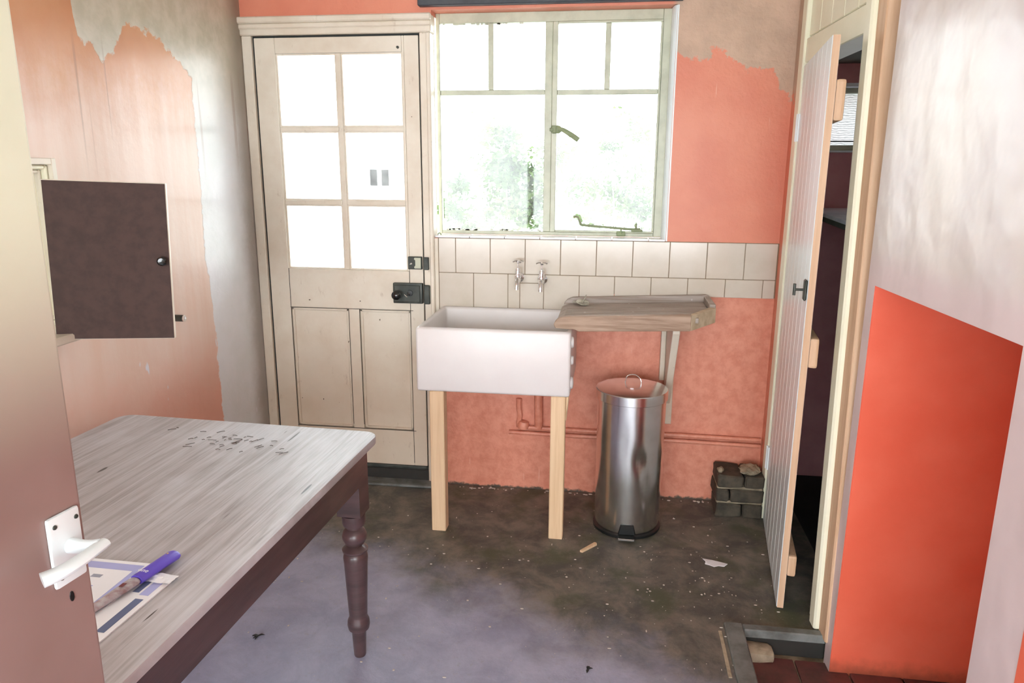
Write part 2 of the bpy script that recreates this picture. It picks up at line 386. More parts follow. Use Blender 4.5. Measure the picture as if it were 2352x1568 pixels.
def mat_glass(name, tint=(0.96, 0.98, 0.97, 1), dirt=0.014):
    m = bpy.data.materials.new(name); m.use_nodes = True; t = m.node_tree; n = t.nodes; n.clear()
    o = n.new('ShaderNodeOutputMaterial'); tr = n.new('ShaderNodeBsdfTransparent'); tr.inputs[0].default_value = tint
    gl = n.new('ShaderNodeBsdfGlossy'); gl.inputs['Roughness'].default_value = 0.03
    df = n.new('ShaderNodeBsdfTranslucent'); df.inputs[0].default_value = (0.9, 0.92, 0.9, 1)
    fr = n.new('ShaderNodeFresnel'); fr.inputs[0].default_value = 1.45
    m1 = n.new('ShaderNodeMixShader'); t.links.new(fr.outputs[0], m1.inputs[0]); t.links.new(tr.outputs[0], m1.inputs[1]); t.links.new(gl.outputs[0], m1.inputs[2])
    m2 = n.new('ShaderNodeMixShader')
    tcn = n.new('ShaderNodeTexCoord'); ns = n.new('ShaderNodeTexNoise'); ns.inputs['Scale'].default_value = 9; ns.inputs['Detail'].default_value = 5
    mr = n.new('ShaderNodeMapRange'); mr.inputs['From Min'].default_value = 0.4; mr.inputs['From Max'].default_value = 0.8; mr.inputs['To Max'].default_value = dirt*3; mr.inputs['To Min'].default_value = dirt*0.3
    t.links.new(tcn.outputs['Object'], ns.inputs['Vector']); t.links.new(ns.outputs['Fac'], mr.inputs['Value']); t.links.new(mr.outputs[0], m2.inputs[0])
    t.links.new(m1.outputs[0], m2.inputs[1]); t.links.new(df.outputs[0], m2.inputs[2]); t.links.new(m2.outputs[0], o.inputs[0])
    return m
M_glass = mat_glass('dusty_window_glass'); M_hw = simple('tarnished_window_fittings', srgb(146, 158, 122), .5, spec=.3)
def mat_frost():
    m = Mat('rippled_privacy_glass', .3); tr = m.n.new('ShaderNodeBsdfTranslucent')
    wv = m.n.new('ShaderNodeTexWave'); wv.inputs['Scale'].default_value = 34; wv.inputs['Distortion'].default_value = 5; wv.inputs['Detail Scale'].default_value = 1.5
    wv.bands_direction = 'Z'; m.L(m.mapped((.6, 1, 1)), wv.inputs['Vector'])
    m.L(m.mix(wv.outputs['Fac'], srgb(84, 87, 86), srgb(118, 121, 120)), tr.inputs[0]); m.L(tr.outputs[0], m.n['Material Output'].inputs[0]); return m.m
M_glass2 = mat_frost()

# ================================================================== SETTING
XL = -0.92; H = 2.36; YN = -3.3; T = 0.1524
# ---- back wall with window and door holes
def struct(name, bm, m, label, cat):
    o = obj(name, bm, m); tag(o, label, cat, kind='structure'); return o
bm = newbm()
DT, DL, DR = 2.055, -0.92, -0.092           # door frame hole
WL, WR, WB, WT = -0.092, 0.895, 1.150, 2.072   # window opening
for a in [(XL-.25, DL, 0, .24, -.1, H), (DL, DR, 0, .24, DT, H), (WL, WR, 0, .24, WT, H), (WR, 1.36, 0, .24, -.1, H),
          (WL, WR, 0, .24, -.1, WB)]:
    add_box(bm, *a)
back = struct('wall_back', bm, M_back, 'coral painted back wall with patchy bare plaster at top right', 'wall')
# rounded reveal edge at the right of the window
bm = newbm(); add_prism(bm, [(.8775, .075), (.8778, .05), (.883, .018), (.890, .004), (WR+.002, -.0008), (WR+.006, -.0006), (WR+.006, .0005), (WR+.001, .001), (WR+.001, .075)], WB+.003, WT-.002, 'z')
rev = part('reveal_bead', bm, M_white, back)
# ---- tiles
def tile(x0, x1, z0, z1, m=M_tile, y=-.008):
    g = .0012; bm = newbm(); add_box(bm, x0+g, x1-g, y, .002, z0+g, z1-g, .0014, 1)
    return part('tile', bm, m, back)
bm = newbm(); add_box(bm, -.078, 1.352, -.0055, .001, 1.0, 1.152); add_box(bm, -.078, .54, -.0055, .001, .83, 1.0); add_box(bm, .54, 1.352, -.0055, .001, .925, 1.0)
part('grout_bed', bm, M_grout, back)
ZT = 1.1515; Z1 = 1.0
xs = [-.076, 0] + [T*k for k in range(1, 9)] + [1.349]
for a, b in zip(xs, xs[1:]): tile(a, b, Z1, ZT)
for a, b in [(-.076, .0785), (.0785, .231), (.231, .283)]: tile(a, b, .835, Z1)
tile(.283, .387, .962, Z1); tile(.283, .387, .835, .962); tile(.387, .54, .835, Z1)
for a, b in [(.54, .69), (.69, .843), (.843, .995)]: tile(a, b, .87, Z1)
for a, b in [(.995, 1.148), (1.148, 1.3), (1.3, 1.349)]: tile(a, b, .922, Z1)
# sill of white tiles laid flat in the window opening
for k in range(7):
    a = WL + .002 + k*T; b = min(a+T, WR-.002)
    if b-a < .02: continue
    bm = newbm(); add_box(bm, a+.0008, b-.0008, -.0125, .072, ZT+.0005, ZT+.0095, .003, 2); part('sill_tile', bm, M_sill, back)
# ---- dark beam / lintel over the window
bm = newbm(); add_box(bm, -.14, .915, -.035, .0, 2.082, H, .004)
struct('trim_1', bm, M_lintel, 'sooty dark lintel board across the top of the window', 'lintel')
# ---- left wall
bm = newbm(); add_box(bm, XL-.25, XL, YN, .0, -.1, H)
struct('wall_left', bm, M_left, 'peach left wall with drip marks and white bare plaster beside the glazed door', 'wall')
YB = -6.6                        # unseen room added behind the camera, its opening sized for fill light
bm = newbm()
for a in [(-2.6, XL-.25, YN-.1, YN, -.2, H), (1.9, 3.2, YN-.1, YN, -.2, H), (-2.7, -2.6, YB, YN, -.2, H), (3.2, 3.3, YB, YN, -.2, H),
          (-2.7, -2.1, YB-.1, YB, -.2, H), (2.8, 3.3, YB-.1, YB, -.2, H), (-2.1, 2.8, YB-.1, YB, -.2, .4), (-2.1, 2.8, YB-.1, YB, 2.2, H)]: add_box(bm, *a)
struct('wall_added_room', bm, M_ceil, 'pale walls of the unseen room added behind the viewpoint, opened wide for fill light', 'wall')
bm = newbm(); add_box(bm, -2.7, 3.3, YB, YN, -.2, -.07); struct('floor_added_room', bm, M_kerb, 'timber floor of the unseen room added behind the viewpoint for fill light', 'floor')
bm = newbm(); add_box(bm, -2.7, 3.3, YB, YN, H, H+.1); struct('ceiling_added_room', bm, M_ceil, 'ceiling of the unseen room added behind the viewpoint for fill light', 'ceiling')
# ---- right wall: skewed frame. s = distance from the back corner towards the camera, o = distance into the room
def rw(s, o, z): return (1.352 + .04*s - o, -s, z)
def rwf(v): return rw(v.x, v.y, v.z)
def rwbox(bm, s0, s1, o0, o1, z0, z1, bev=0, lean=0.0):
    f = (lambda v: rw(v.x - lean*v.z, v.y, v.z))
    return add_box(bm, s0, s1, o0, o1, z0, z1, bev, 1, f)
bm = newbm()
rwbox(bm, -.1, .095, -.10, 0, -.1, H)
right = struct('wall_right', bm, M_back, 'narrow coral strip of wall between tiles and pantry door frame', 'wall')
bm = newbm(); rwbox(bm, .985, 1.037, -.44, 0, -.1, H)       # far pier of the recess
rwbox(bm, 1.037, 1.740, -.44, 0, 1.14, H)                    # over the recess
rwbox(bm, 1.740, 3.3, -.44, 0, -.1, H)
for f in bm.faces:
    c = f.calc_center_median(); n = f.normal
    f.material_index = 0
bm.faces.ensure_lookup_table(); bm.normal_update()
for f in bm.faces:
    c = f.calc_center_median(); n = f.normal
    if -1.05 > c.y > -1.75 and c.z < 1.2 and n.z < -.9: f.material_index = 1
    if abs(n.y) > .9 and (abs(c.y+1.037) < .02 or abs(c.y+1.74) < .03) and c.z < 1.2: f.material_index = 1
# near reveal is shared with the tall pier: colour only through a thin lining below
pink = obj('wall_right_near', bm, [M_right, M_red]); tag(pink, 'glossy pale pink plaster wall around the red recess on the right', 'wall', kind='structure')
bm = newbm(); rwbox(bm, 1.03, 1.75, -.47, -.44, -.1, 1.2)
# red lining boards of the recess (far cheek, back, near cheek) and the red paint beyond the pink band
rwbox(bm, 1.0371, 1.0395, -.44, -.0012, -.07, 1.14); rwbox(bm, 1.7375, 1.7399, -.44, -.0012, -.07, 1.14)
rwbox(bm, 1.883, 3.29, 0, .0015, -.07, 1.14)
part('red_paint_layer', bm, M_red, pink)
# ---- pantry timber partition and frame
fr = thing('trim_2', 'cream timber frame and boarding around the half open pantry door', 'door frame', (1.36, -.5, 0), kind='structure')
bm = newbm(); rwbox(bm, .095, .150, -.10, .012, 0, H, .003); part('far_post', bm, M_yellowp, fr)
bm = newbm(); rwbox(bm, .150, .83, -.10, .004, 1.832, 1.915, .003); part('head_rail', bm, M_yellowp, fr)
for k in range(6):
    a = .15 + k*.125; bm = newbm(); rwbox(bm, a+.0006, min(a+.1244, .845), -.02, -.004, 1.921, H, .003); part('board', bm, M_yellowp, fr)
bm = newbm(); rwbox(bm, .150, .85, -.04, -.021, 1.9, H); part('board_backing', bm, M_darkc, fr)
# near post with moulded face, leaning a little
bm = newbm(); rwbox(bm, .842, .905, -.10, .010, 0, H, .003, .046); part('near_post', bm, M_yellowp, fr)
bm = newbm(); rwbox(bm, .885, .935, -.06, .024, 0, H, .006, .046); rwbox(bm, .862, .886, 0, .016, 0, H, .004, .046); part('moulding', bm, M_yellowp, fr)
bm = newbm(); rwbox(bm, .934, 1.00, -.06, .008, 0, H, .004, .046); part('architrave', bm, M_tan, fr)
bm = newbm(); rwbox(bm, .80, .835, -.05, -.012, 1.805, 1.835, .002); part('door_stop', bm, M_white, fr)
bm = newbm(); rwbox(bm, .826, .846, -.05, -.02, .885, .945, .002, .02); part('strike_plate', bm, M_iron, fr)
# ---- floor with the lower step
PX, PY, PZ = 1.113, -.955, -.07
bm = newbm()
add_box(bm, XL-.2, PX, YN, .24, -.16, 0); add_box(bm, PX, 1.5, PY, .24, -.16, 0)
flo = struct('floor', bm, M_floor, 'dirty dark grey floor scattered with plaster crumbs', 'floor')
bm = newbm(); add_box(bm, PX, 1.9, YN, PY, -.2, PZ-.012)
low = struct('floor_lower', bm, M_mortar, 'lower red quarry tiled floor one step down beside the recess', 'floor')
tx = PX+.004; 
for i in range(5):
    for j in range(8):
        x0 = PX+.03+i*.155-(0.03 if i == 0 else 0); x1 = PX+.03+(i+1)*.155; y1 = PY-.035-j*.155; y0 = y1-.155
        bm = newbm(); dz = random.uniform(-.002, .003)
        add_box(bm, x0+.003, x1-.003, y0+.003, y1-.003, PZ-.02, PZ+dz, .003); part('quarry_tile', bm, M_quarry, low)
ker = thing('trim_3', 'grey worn timber nosing around the edge of the lowered floor', 'floor edging', (PX, PY, 0), kind='structure')
bm = newbm(); add_box(bm, PX-.03, PX+.028, YN, PY+.012, -.02, .012, .004); part('nosing', bm, M_kerb, ker)
bm = newbm(); add_box(bm, PX+.0285, 1.395, PY-.022, PY+.012, -.02, .010, .004); part('nosing', bm, M_kerb, ker)
bm = newbm(); add_box(bm, PX+.004, 1.395, PY-.012, PY, -.078, -.02); add_box(bm, PX, PX+.014, YN, PY, -.078, -.02); part('riser', bm, M_kerbd, ker)
bm = newbm(); add_box(bm, PX+.022, PX+.12, PY-.075, PY-.012, -.075, -.035, .014, 2)
for v in bm.verts: v.co += V((0, 0, .012*mnoise.noise(v.co*30)))
part('broken_mortar', bm, M_mortar, ker, True)
bm = newbm(); add_box(bm, PX-.052, PX-.041, -1.21, PY-.03, 0, .004, .001); part('edge_strip', bm, M_mortar, ker)
# ---- ceiling
bm = newbm(); add_box(bm, XL-.25, 1.85, YN, .24, H, H+.1)
struct('ceiling', bm, M_ceil, 'plain pale ceiling above the kitchen, just out of view', 'ceiling')

# ---- pantry beyond the door
pw = newbm()
YP = .35
PWL, PWR, PWB, PWT = 1.52, 2.05, 1.523, 1.806
for a in [(1.46, PWL, YP, YP+.2, -.1, 1.95), (PWL, PWR, YP, YP+.2, PWT, 1.95), (PWR, 2.9, YP, YP+.2, -.1, 1.95), (PWL, PWR, YP, YP+.2, -.1, PWB), (1.36, 1.46, .24, YP+.2, -.1, 1.95)]: add_box(pw, *a)
struct('wall_pantry_back', pw, M_maroon, 'maroon painted pantry wall below the frosted pantry window', 'wall')
bm = newbm(); add_box(bm, 2.9, 3.0, -.97, YP+.2, -.1, 1.95); add_box(bm, 1.86, 3.0, -1.07, -.97, -.1, 1.95)
struct('wall_pantry_side', bm, M_maroon, 'shadowed maroon end wall of the pantry', 'wall')
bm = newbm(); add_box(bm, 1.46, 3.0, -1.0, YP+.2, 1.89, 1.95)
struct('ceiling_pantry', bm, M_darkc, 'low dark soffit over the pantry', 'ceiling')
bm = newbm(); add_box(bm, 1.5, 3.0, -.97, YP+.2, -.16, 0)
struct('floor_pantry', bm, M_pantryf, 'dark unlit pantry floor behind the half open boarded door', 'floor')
wp = thing('window_2', 'small frosted pantry window seen through the door gap', 'window', (1.7, YP+.05, PWB), kind='structure')
bm = newbm(); add_box(bm, PWL, PWR, YP-.012, YP+.06, PWT-.012, PWT+.004, .002); part('head', bm, M_white, wp)
bm = newbm(); add_box(bm, PWL, PWR, YP-.03, YP+.06, PWB-.002, PWB+.006, .002); part('sill', bm, M_white, wp)
bm = newbm(); add_box(bm, PWL, PWR, YP+.02, YP+.06, PWB+.007, PWB+.030, .003); add_box(bm, PWL, PWR, YP+.02, YP+.06, PWT-.036, PWT-.013, .003); part('frame_rail', bm, M_frame, wp)
bm = newbm()
nx, nz = 60, 34
g = [[bm.verts.new((PWL+(PWR-PWL)*i/nx, YP+.045+.0022*math.sin(i*1.9+.8*math.sin(j*.5))*math.sin(j*2.1+i*.25), PWB+.03+(PWT-PWB-.066)*j/nz)) for i in range(nx+1)] for j in range(nz+1)]
for j in range(nz):
    for i in range(nx): bm.faces.new((g[j][i], g[j][i+1], g[j+1][i+1], g[j+1][i]))
part('pane', bm, M_glass2, wp, True)
bm = newbm(); add_box(bm, PWL, PWR, YP+.022, YP+.034, PWB+.044, PWB+.049); part('glazing_wire', bm, M_gap, wp)

# ---- back door (door_1)
d1 = thing('door_1', 'cream panelled back door with six glass panes and a dark rim lock', 'door', (-.51, 0, .07), kind='structure')
y0, y1 = .004, .046
px = [(-.777, -.511), (-.489, -.222)]; pz = [(1.616, 1.914), (1.304, 1.597), (1.000, 1.284)]
def dpart(name, x0, x1, z0, z1, ya=y0, yb=y1, m=M_cream, bev=.003):
    bm = newbm(); add_box(bm, x0, x1, ya, yb, z0, z1, bev, 2); return part(name, bm, m, d1)
dpart('stile', -.868, -.777, .078, 1.978); dpart('stile', -.212, -.150, .078, 1.978)
dpart('stile_inner', -.222, -.2125, 1.0, 1.978)
dpart('top_rail', -.7765, -.2225, 1.915, 1.978); dpart('lock_rail', -.7765, -.2125, .822, .999)
dpart('bottom_rail', -.7765, -.2125, .078, .250); dpart('muntin', -.502, -.451, .251, .821)
for a, b in [(-.776, -.503), (-.450, -.2135)]:
    dpart('panel', a, b, .2515, .8205, .016, .036)
    bm = newbm()
    add_box(bm, a, a+.012, .008, .018, .252, .82, .003); add_box(bm, b-.012, b, .008, .018, .252, .82, .003)
    add_box(bm, a, b, .008, .018, .808, .82, .003); add_box(bm, a, b, .008, .018, .252, .262, .003); part('panel_moulding', bm, M_cream, d1)
# grime lines around the lower panels
bm = newbm()
add_box(bm, -.78, -.2, .0035, .006, .8203, .8225); add_box(bm, -.78, -.2, .0035, .006, .2488, .2512)
add_box(bm, -.7778, -.7755, .0035, .006, .25, 1.0); add_box(bm, -.5030, -.5008, .0035, .006, .27, .82); add_box(bm, -.4520, -.4500, .0035, .006, .27, .82)
add_box(bm, -.2135, -.2118, .0035, .006, .09, 1.0); part('grime_line', bm, M_dirt, d1)
dpart('glazing_bar', -.5105, -.4895, 1.0, 1.9145, .010, .040)
for z0, z1 in ((1.5975, 1.6155), (1.2845, 1.3035)):
    for a, b in px: dpart('glazing_bar', a, b, z0, z1, .010, .040)
for a, b in px:
    for z0, z1 in pz:
        bm = newbm(); add_box(bm, a-.002, b+.002, .026, .029, z0-.002, z1+.002); part('pane', bm, M_glass, d1)
        bm = newbm(); q = .006
        add_prism(bm, [(a, z0), (a+q, z0+q), (a+q, z1-q), (a, z1)], .014, .0255); add_prism(bm, [(b, z0), (b-q, z0+q), (b-q, z1-q), (b, z1)], .014, .0255)
        add_prism(bm, [(a, z0), (a+q, z0+q), (b-q, z0+q), (b, z0)], .014, .0255); add_prism(bm, [(a, z1), (a+q, z1-q), (b-q, z1-q), (b, z1)], .014, .0255)
        part('putty_bead', bm, M_cream, d1)
dpart('weather_strip', -.868, -.150, .062, .077, -.004, .04, M_iron)
# rim lock
bm = newbm(); add_box(bm, -.284, -.150, -.020, .004, .858, .949, .004, 2); add_box(bm, -.276, -.16, -.024, -.020, .866, .941, .002)
lock = part('rim_lock', bm, M_iron, d1, True)
bm = newbm(); add_lathe(bm, [(.006, 0), (.008, .012), (.016, .02), (.021, .03), (.020, .040), (.012, .048), (.002, .05)], (-.258, -.024, .900), (0, -1, 0), 20); part('knob', bm, M_knobm, lock, True)
bm = newbm(); add_lathe(bm, [(.014, 0), (.013, .004), (.002, .005)], (-.205, -.024, .906), (0, -1, 0), 18); part('keyhole_cover', bm, M_blackp, lock, True)
bm = newbm(); add_tube(bm, [(-.205, -.025, .906), (-.215, -.05, .899)], .0028, 8); add_tube(bm, [(-.222, -.05, .905), (-.208, -.052, .893)], .005, 8, .5); part('key', bm, M_chrome, lock, True)
bm = newbm(); add_box(bm, -.215, -.152, -.010, .004, 1.010, 1.066, .002); la = part('night_latch', bm, M_iron, d1)
bm = newbm(); add_prism(bm, [(-.184, 1.062), (-.187, 1.056), (-.181, 1.050), (-.181, 1.028), (-.187, 1.020), (-.184, 1.014), (-.156, 1.014), (-.156, 1.062)], -.013, -.0095, 'y', .001); part('latch_cover', bm, M_frame, la)
bm = newbm(); add_tube(bm, [(-.203, -.012, 1.034), (-.196, -.022, 1.037)], .004, 8); part('latch_snib', bm, M_chrome, la, True)
bm = newbm(); add_lathe(bm, [(.006, 0), (.005, .01), (.001, .012)], (-.237, .006, 1.932), (0, -1, 0), 10); part('screw_hook', bm, M_iron, d1)
# door frame
f1 = thing('trim_4', 'moulded cream architrave around the glazed back door', 'door frame', (-.51, 0, 0), kind='structure')
bm = newbm(); add_box(bm, -.141, -.094, -.012, .06, 0, 1.986, .003); add_box(bm, -.0938, -.0785, -.004, .001, 0, 1.148); add_box(bm, -.112, -.094, -.022, -.010, 0, 1.986, .004); part('jamb', bm, M_cream, f1)
bm = newbm(); add_box(bm, -.919, -.876, -.006, .06, 0, 1.986, .003); part('jamb', bm, M_cream, f1)
bm = newbm(); add_box(bm, -.93, -.092, -.012, .06, 1.9865, 2.058, .004); add_box(bm, -.93, -.088, -.030, -.011, 2.032, 2.058, .005); add_box(bm, -.93, -.09, -.020, -.011, 2.010, 2.033, .005); part('head', bm, M_cream, f1)
bm = newbm(); add_box(bm, -.876, -.868, .012, .03, .07, 1.986); add_box(bm, -.150, -.1415, .012, .03, .07, 1.986); add_box(bm, -.87, -.14, .012, .03, 1.979, 1.986); part('rebate_shadow_gap', bm, M_gap, f1)
bm = newbm(); add_box(bm, -.141, -.118, -.024, -.0125, 1.010, 1.066, .002); part('latch_keep', bm, M_iron, f1)
bm = newbm(); add_box(bm, -.141, -.115, -.026, -.0125, .858, .943, .003); part('lock_keep', bm, M_iron, f1)
bm = newbm(); add_box(bm, -.919, -.10, -.002, .06, .0005, .061, .004); part('threshold', bm, M_kerbd, f1)
bm = newbm(); add_box(bm, -.75, -.10, -.075, -.003, .0005, .012, .004)
for v in bm.verts: v.co += V((0, .01*mnoise.noise(v.co*14), 0))
part('worn_threshold_edge', bm, M_kerb, f1)

# ---- main window (window_1)
w1 = thing('window_1', 'steel casement window with four small panes above two large ones over the sink', 'window', (.39, .09, 1.16), kind='structure')
def wpart(name, x0, x1, z0, z1, ya=.075, yb=.105, m=M_frame, bev=.002, par=None):
    bm = newbm(); add_box(bm, x0, x1, ya, yb, z0, z1, bev); return part(name, bm, m, par or w1)
wpart('frame_side', WL, -.076, WB+.011, WT); wpart('frame_side', .846, WR, WB+.011, WT); wpart('frame_head', -.0755, .8455, 2.032, WT)
wpart('frame_sill', -.0755, .8455, WB+.011, 1.178)
wpart('mullion', .371, .402, 1.1785, 2.0315); cas = wpart('casement_frame', .4025, .424, 1.1785, 2.0315, .068, .105)
wpart('casement_rail', .4245, .8455, 1.1785, 1.187, .068, .105, par=cas); wpart('casement_rail', .4245, .8455, 2.023, 2.0315, .068, .105, par=cas)
wpart('casement_stile', .8375, .8455, 1.1875, 2.0225, .068, .105, par=cas)
wpart('transom_bar', -.0755, .3705, 1.748, 1.768, .078, .1); wpart('transom_bar', .4245, .837, 1.746, 1.766, .074, .1, par=cas)
wpart('glazing_bar', .131, .153, 1.7685, 2.0315, .078, .1); wpart('glazing_bar', .617, .640, 1.7665, 2.0225, .074, .1, par=cas)
for x0, x1, z0, z1 in [(-.076, .131, 1.768, 2.032), (.153, .371, 1.768, 2.032), (.424, .617, 1.766, 2.023), (.64, .838, 1.766, 2.023), (-.076, .371, 1.178, 1.748), (.424, .838, 1.187, 1.746)]:
    bm = newbm(); add_box(bm, x0, x1, .089, .092, z0, z1); part('pane', bm, M_glass, w1)
# putty crumbs in the top corners
bm = newbm()
for k in range(70):
    x = random.choice([random.uniform(-.07, .36), random.uniform(.43, .83)]); z = random.choice([2.030, 1.181]) + random.uniform(-.003, .003)
    add_box(bm, x, x+random.uniform(.006, .022), .0785, .088, z-.003, z+.004)
part('putty', bm, M_frame, w1)['kind'] = 'stuff'
# cockspur handle
bm = newbm(); add_box(bm, .404, .424, .050, .068, 1.590, 1.622, .003); add_lathe(bm, [(.017, 0), (.017, .008), (.011, .014), (.003, .016)], (.430, .066, 1.606), (0, -1, 0), 18)
add_box(bm, .396, .412, .048, .060, 1.598, 1.612, .002); hd = part('catch_plate', bm, M_hw, cas, True)
bm = newbm()
P = smooth_pts([(.433, .052, 1.607), (.452, .046, 1.604), (.485, .04, 1.585), (.512, .036, 1.567), (.519, .036, 1.562)], 4)
add_tube(bm, P, [.003+.0015*min(1, i/8) for i in range(len(P))], 12, 2.4); part('casement_handle', bm, M_hw, cas, True)
# casement stay along the bottom
bm = newbm()
P = smooth_pts([(.506, .045, 1.243), (.515, .045, 1.2475), (.526, .045, 1.243), (.535, .045, 1.222), (.545, .045, 1.212), (.6, .047, 1.207), (.68, .050, 1.201), (.75, .055, 1.196), (.79, .06, 1.197)], 6)
add_tube(bm, P, .0052, 8); add_lathe(bm, [(.005, 0), (.005, .012), (.003, .014), (.006, .018), (.002, .024)], (.772, .056, 1.197), (0, 0, 1), 12); part('casement_stay', bm, M_hw, cas, True)
bm = newbm(); add_box(bm, .752, .80, .05, .068, 1.184, 1.196, .002); add_box(bm, .690, .728, .062, .075, 1.164, 1.186, .003); add_lathe(bm, [(.004, 0), (.0035, .02)], (.709, .06, 1.176), (0, 0, 1), 10); part('stay_bracket', bm, M_hw, w1, True)
bm = newbm(); add_tube(bm, smooth_pts([(-.086, .03, 1.163), (-.078, .02, 1.169), (-.068, .02, 1.163)], 4), .003, 8); part('stay_pin', bm, M_hw, w1, True)

# ================================================================== SINK AND TAPS
sk = thing('butler_sink', 'deep white fireclay sink under the window, standing on two cream posts', 'sink', (.238, -.24, .595))
bm = newbm(); x0, x1, ya, yb, z0, z1 = -.062, .536, -.468, -.012, .597, .852
bmesh.ops.create_cube(bm, size=1)
for v in bm.verts: v.co = V((x0 if v.co.x < 0 else x1, ya if v.co.y < 0 else yb, z0 if v.co.z < 0 else z1))
bm.faces.ensure_lookup_table(); topf = max(bm.faces, key=lambda f: f.calc_center_median().z)
bmesh.ops.inset_region(bm, faces=[topf], thickness=.026, depth=0)
r = bmesh.ops.extrude_face_region(bm, geom=[topf])
vs = [e for e in r['geom'] if isinstance(e, bmesh.types.BMVert)]
for v in vs: v.co.z -= .205; v.co.x += .012*(1 if v.co.x < .23 else -1); v.co.y += .012*(1 if v.co.y < -.24 else -1)
bmesh.ops.delete(bm, geom=[topf], context='FACES_ONLY')
bmesh.ops.recalc_face_normals(bm, faces=bm.faces)
bmesh.ops.bevel(bm, geom=bm.edges[:], offset=.011, segments=4, affect='EDGES', profile=.5)
part('basin', bm, M_china, sk, True)
for z, r in ((.805, .022), (.735, .018), (.645, .024)):
    bm = newbm(); add_lathe(bm, [(r, 0), (r, .006), (r*.85, .011), (r*.4, .013)], (.534, -.425, z), (1, 0, 0), 18); part('side_lug', bm, M_china, sk, True)
bm = newbm(); add_lathe(bm, [(.03, 0), (.03, .004), (.022, .004), (.02, .001)], (.24, -.2, .6475), (0, 0, 1), 20); part('drain', bm, M_chrome, sk, True)
for i, (a, b) in enumerate([(-.014, .044), (.464, .520)]):
    bm = newbm(); add_box(bm, a, b, -.462, -.407, 0, .5965, .003)
    p = obj('sink_post', bm, M_leg)
    tag(p, ['square cream timber post under the left end of the white sink', 'square cream timber post under the right end of the white sink'][i], 'post', 'posts under the sink')
bm = newbm(); add_box(bm, .521, .533, -.455, -.415, .50, .5965, .003, 1, lambda v: (v.x-(.5965-v.z)*.09 if v.x > .527 else v.x, v.y, v.z))
tag(obj('wood_block', bm, M_leg), 'small tapered cream block fixed beside the top of the right sink post', 'block')
for i, (tx, tz) in enumerate([(.281, .992), (.382, .986)]):
    t = thing('bib_tap', ['left chrome bib tap with cross head above the sink', 'right chrome bib tap with cross head above the sink'][i], 'tap', (tx, -.008, tz), group='pair of taps over the sink')
    bm = newbm(); add_lathe(bm, [(.021, 0), (.021, .004), (.012, .009), (.011, .05)], (tx, -.008, tz-.004), (0, -1, 0), 20); part('wall_flange', bm, M_chrome, t, True)
    bm = newbm()
    add_lathe(bm, [(.010, -.018), (.0125, -.012), (.0135, 0), (.0125, .012), (.0105, .014), (.0105, .036), (.0085, .040), (.0085, .041)], (tx, -.062, tz), (0, 0, 1), 20)
    P = smooth_pts([(tx, -.06, tz-.004), (tx, -.082, tz-.008), (tx, -.097, tz-.022), (tx, -.101, tz-.045)], 5)
    add_tube(bm, P, [.012-.003*min(1, k/9) for k in range(len(P))], 14); part('body', bm, M_chrome, t, True)
    bm = newbm(); add_lathe(bm, [(.003, .04), (.003, .062), (.006, .066), (.006, .072)], (tx, -.062, tz), (0, 0, 1), 12); part('spindle', bm, M_chrome, t, True)
    bm = newbm(); a0 = [.5, .2][i]
    for k in range(4):
        a = a0+k*math.pi/2; c, s = math.cos(a), math.sin(a)
        add_tube(bm, [(tx, -.062, tz+.073), (tx+.012*c, -.062+.012*s, tz+.074), (tx+.024*c, -.062+.024*s, tz+.069)], [.005, .005, .006], 10, .6)
    add_lathe(bm, [(.007, .068), (.007, .076), (.002, .078)], (tx, -.062, tz), (0, 0, 1), 12); part('cross_head', bm, M_chrome, t, True)

# ================================================================== DRAINING BOARD
db = thing('draining_board', 'weathered grooved wooden draining board overlapping the right rim of the sink', 'draining board', (.8, -.2, .87))
yf, yr = -.420, -.012
def zt(x, top): return top - .028*max(0, (1.09-x))/.62
bm = newbm()   # front rail: profile along x with the scooped left end over the sink rim
pr = [(.466, .8705), (.470, .880), (.480, .892), (.494, .899), (.52, .903), (.975, .922), (.975, .862), (.56, .846), (.545, .853), (.52, .8535), (.473, .856)]
add_prism(bm, pr, yf, yf+.028, 'y', .002); part('front_rail', bm, simple('brown_worn_rail', srgb(182, 156, 134), .55, c2=srgb(140, 112, 90), scale=5, stretch=(.8, 12, 12), bump=.1), db)
bm = newbm(); add_prism(bm, [(.477, .8705), (.480, .885), (.492, .900), (.515, .910), (1.07, .936), (1.085, .93), (1.085, .872), (.56, .853), (.52, .8535), (.478, .856)], yr-.022, yr, 'y', .002); part('back_rail', bm, M_board, db)
bm = newbm(); add_prism(bm, [(.9755, yf), (1.086, -.245), (1.062, -.232), (.9755, yf+.034)], .862, .921, 'z', .002)
pe = part('corner_rail', bm, simple('end_grain_cream', srgb(206, 188, 160), .6, c2=srgb(180, 158, 128), scale=20), db)
bm = newbm(); add_box(bm, 1.062, 1.086, -.232, yr-.023, .862, .931, .002); part('end_rail', bm, M_board, db)
nb = 5; W0, W1 = yf+.0285, yr-.0225
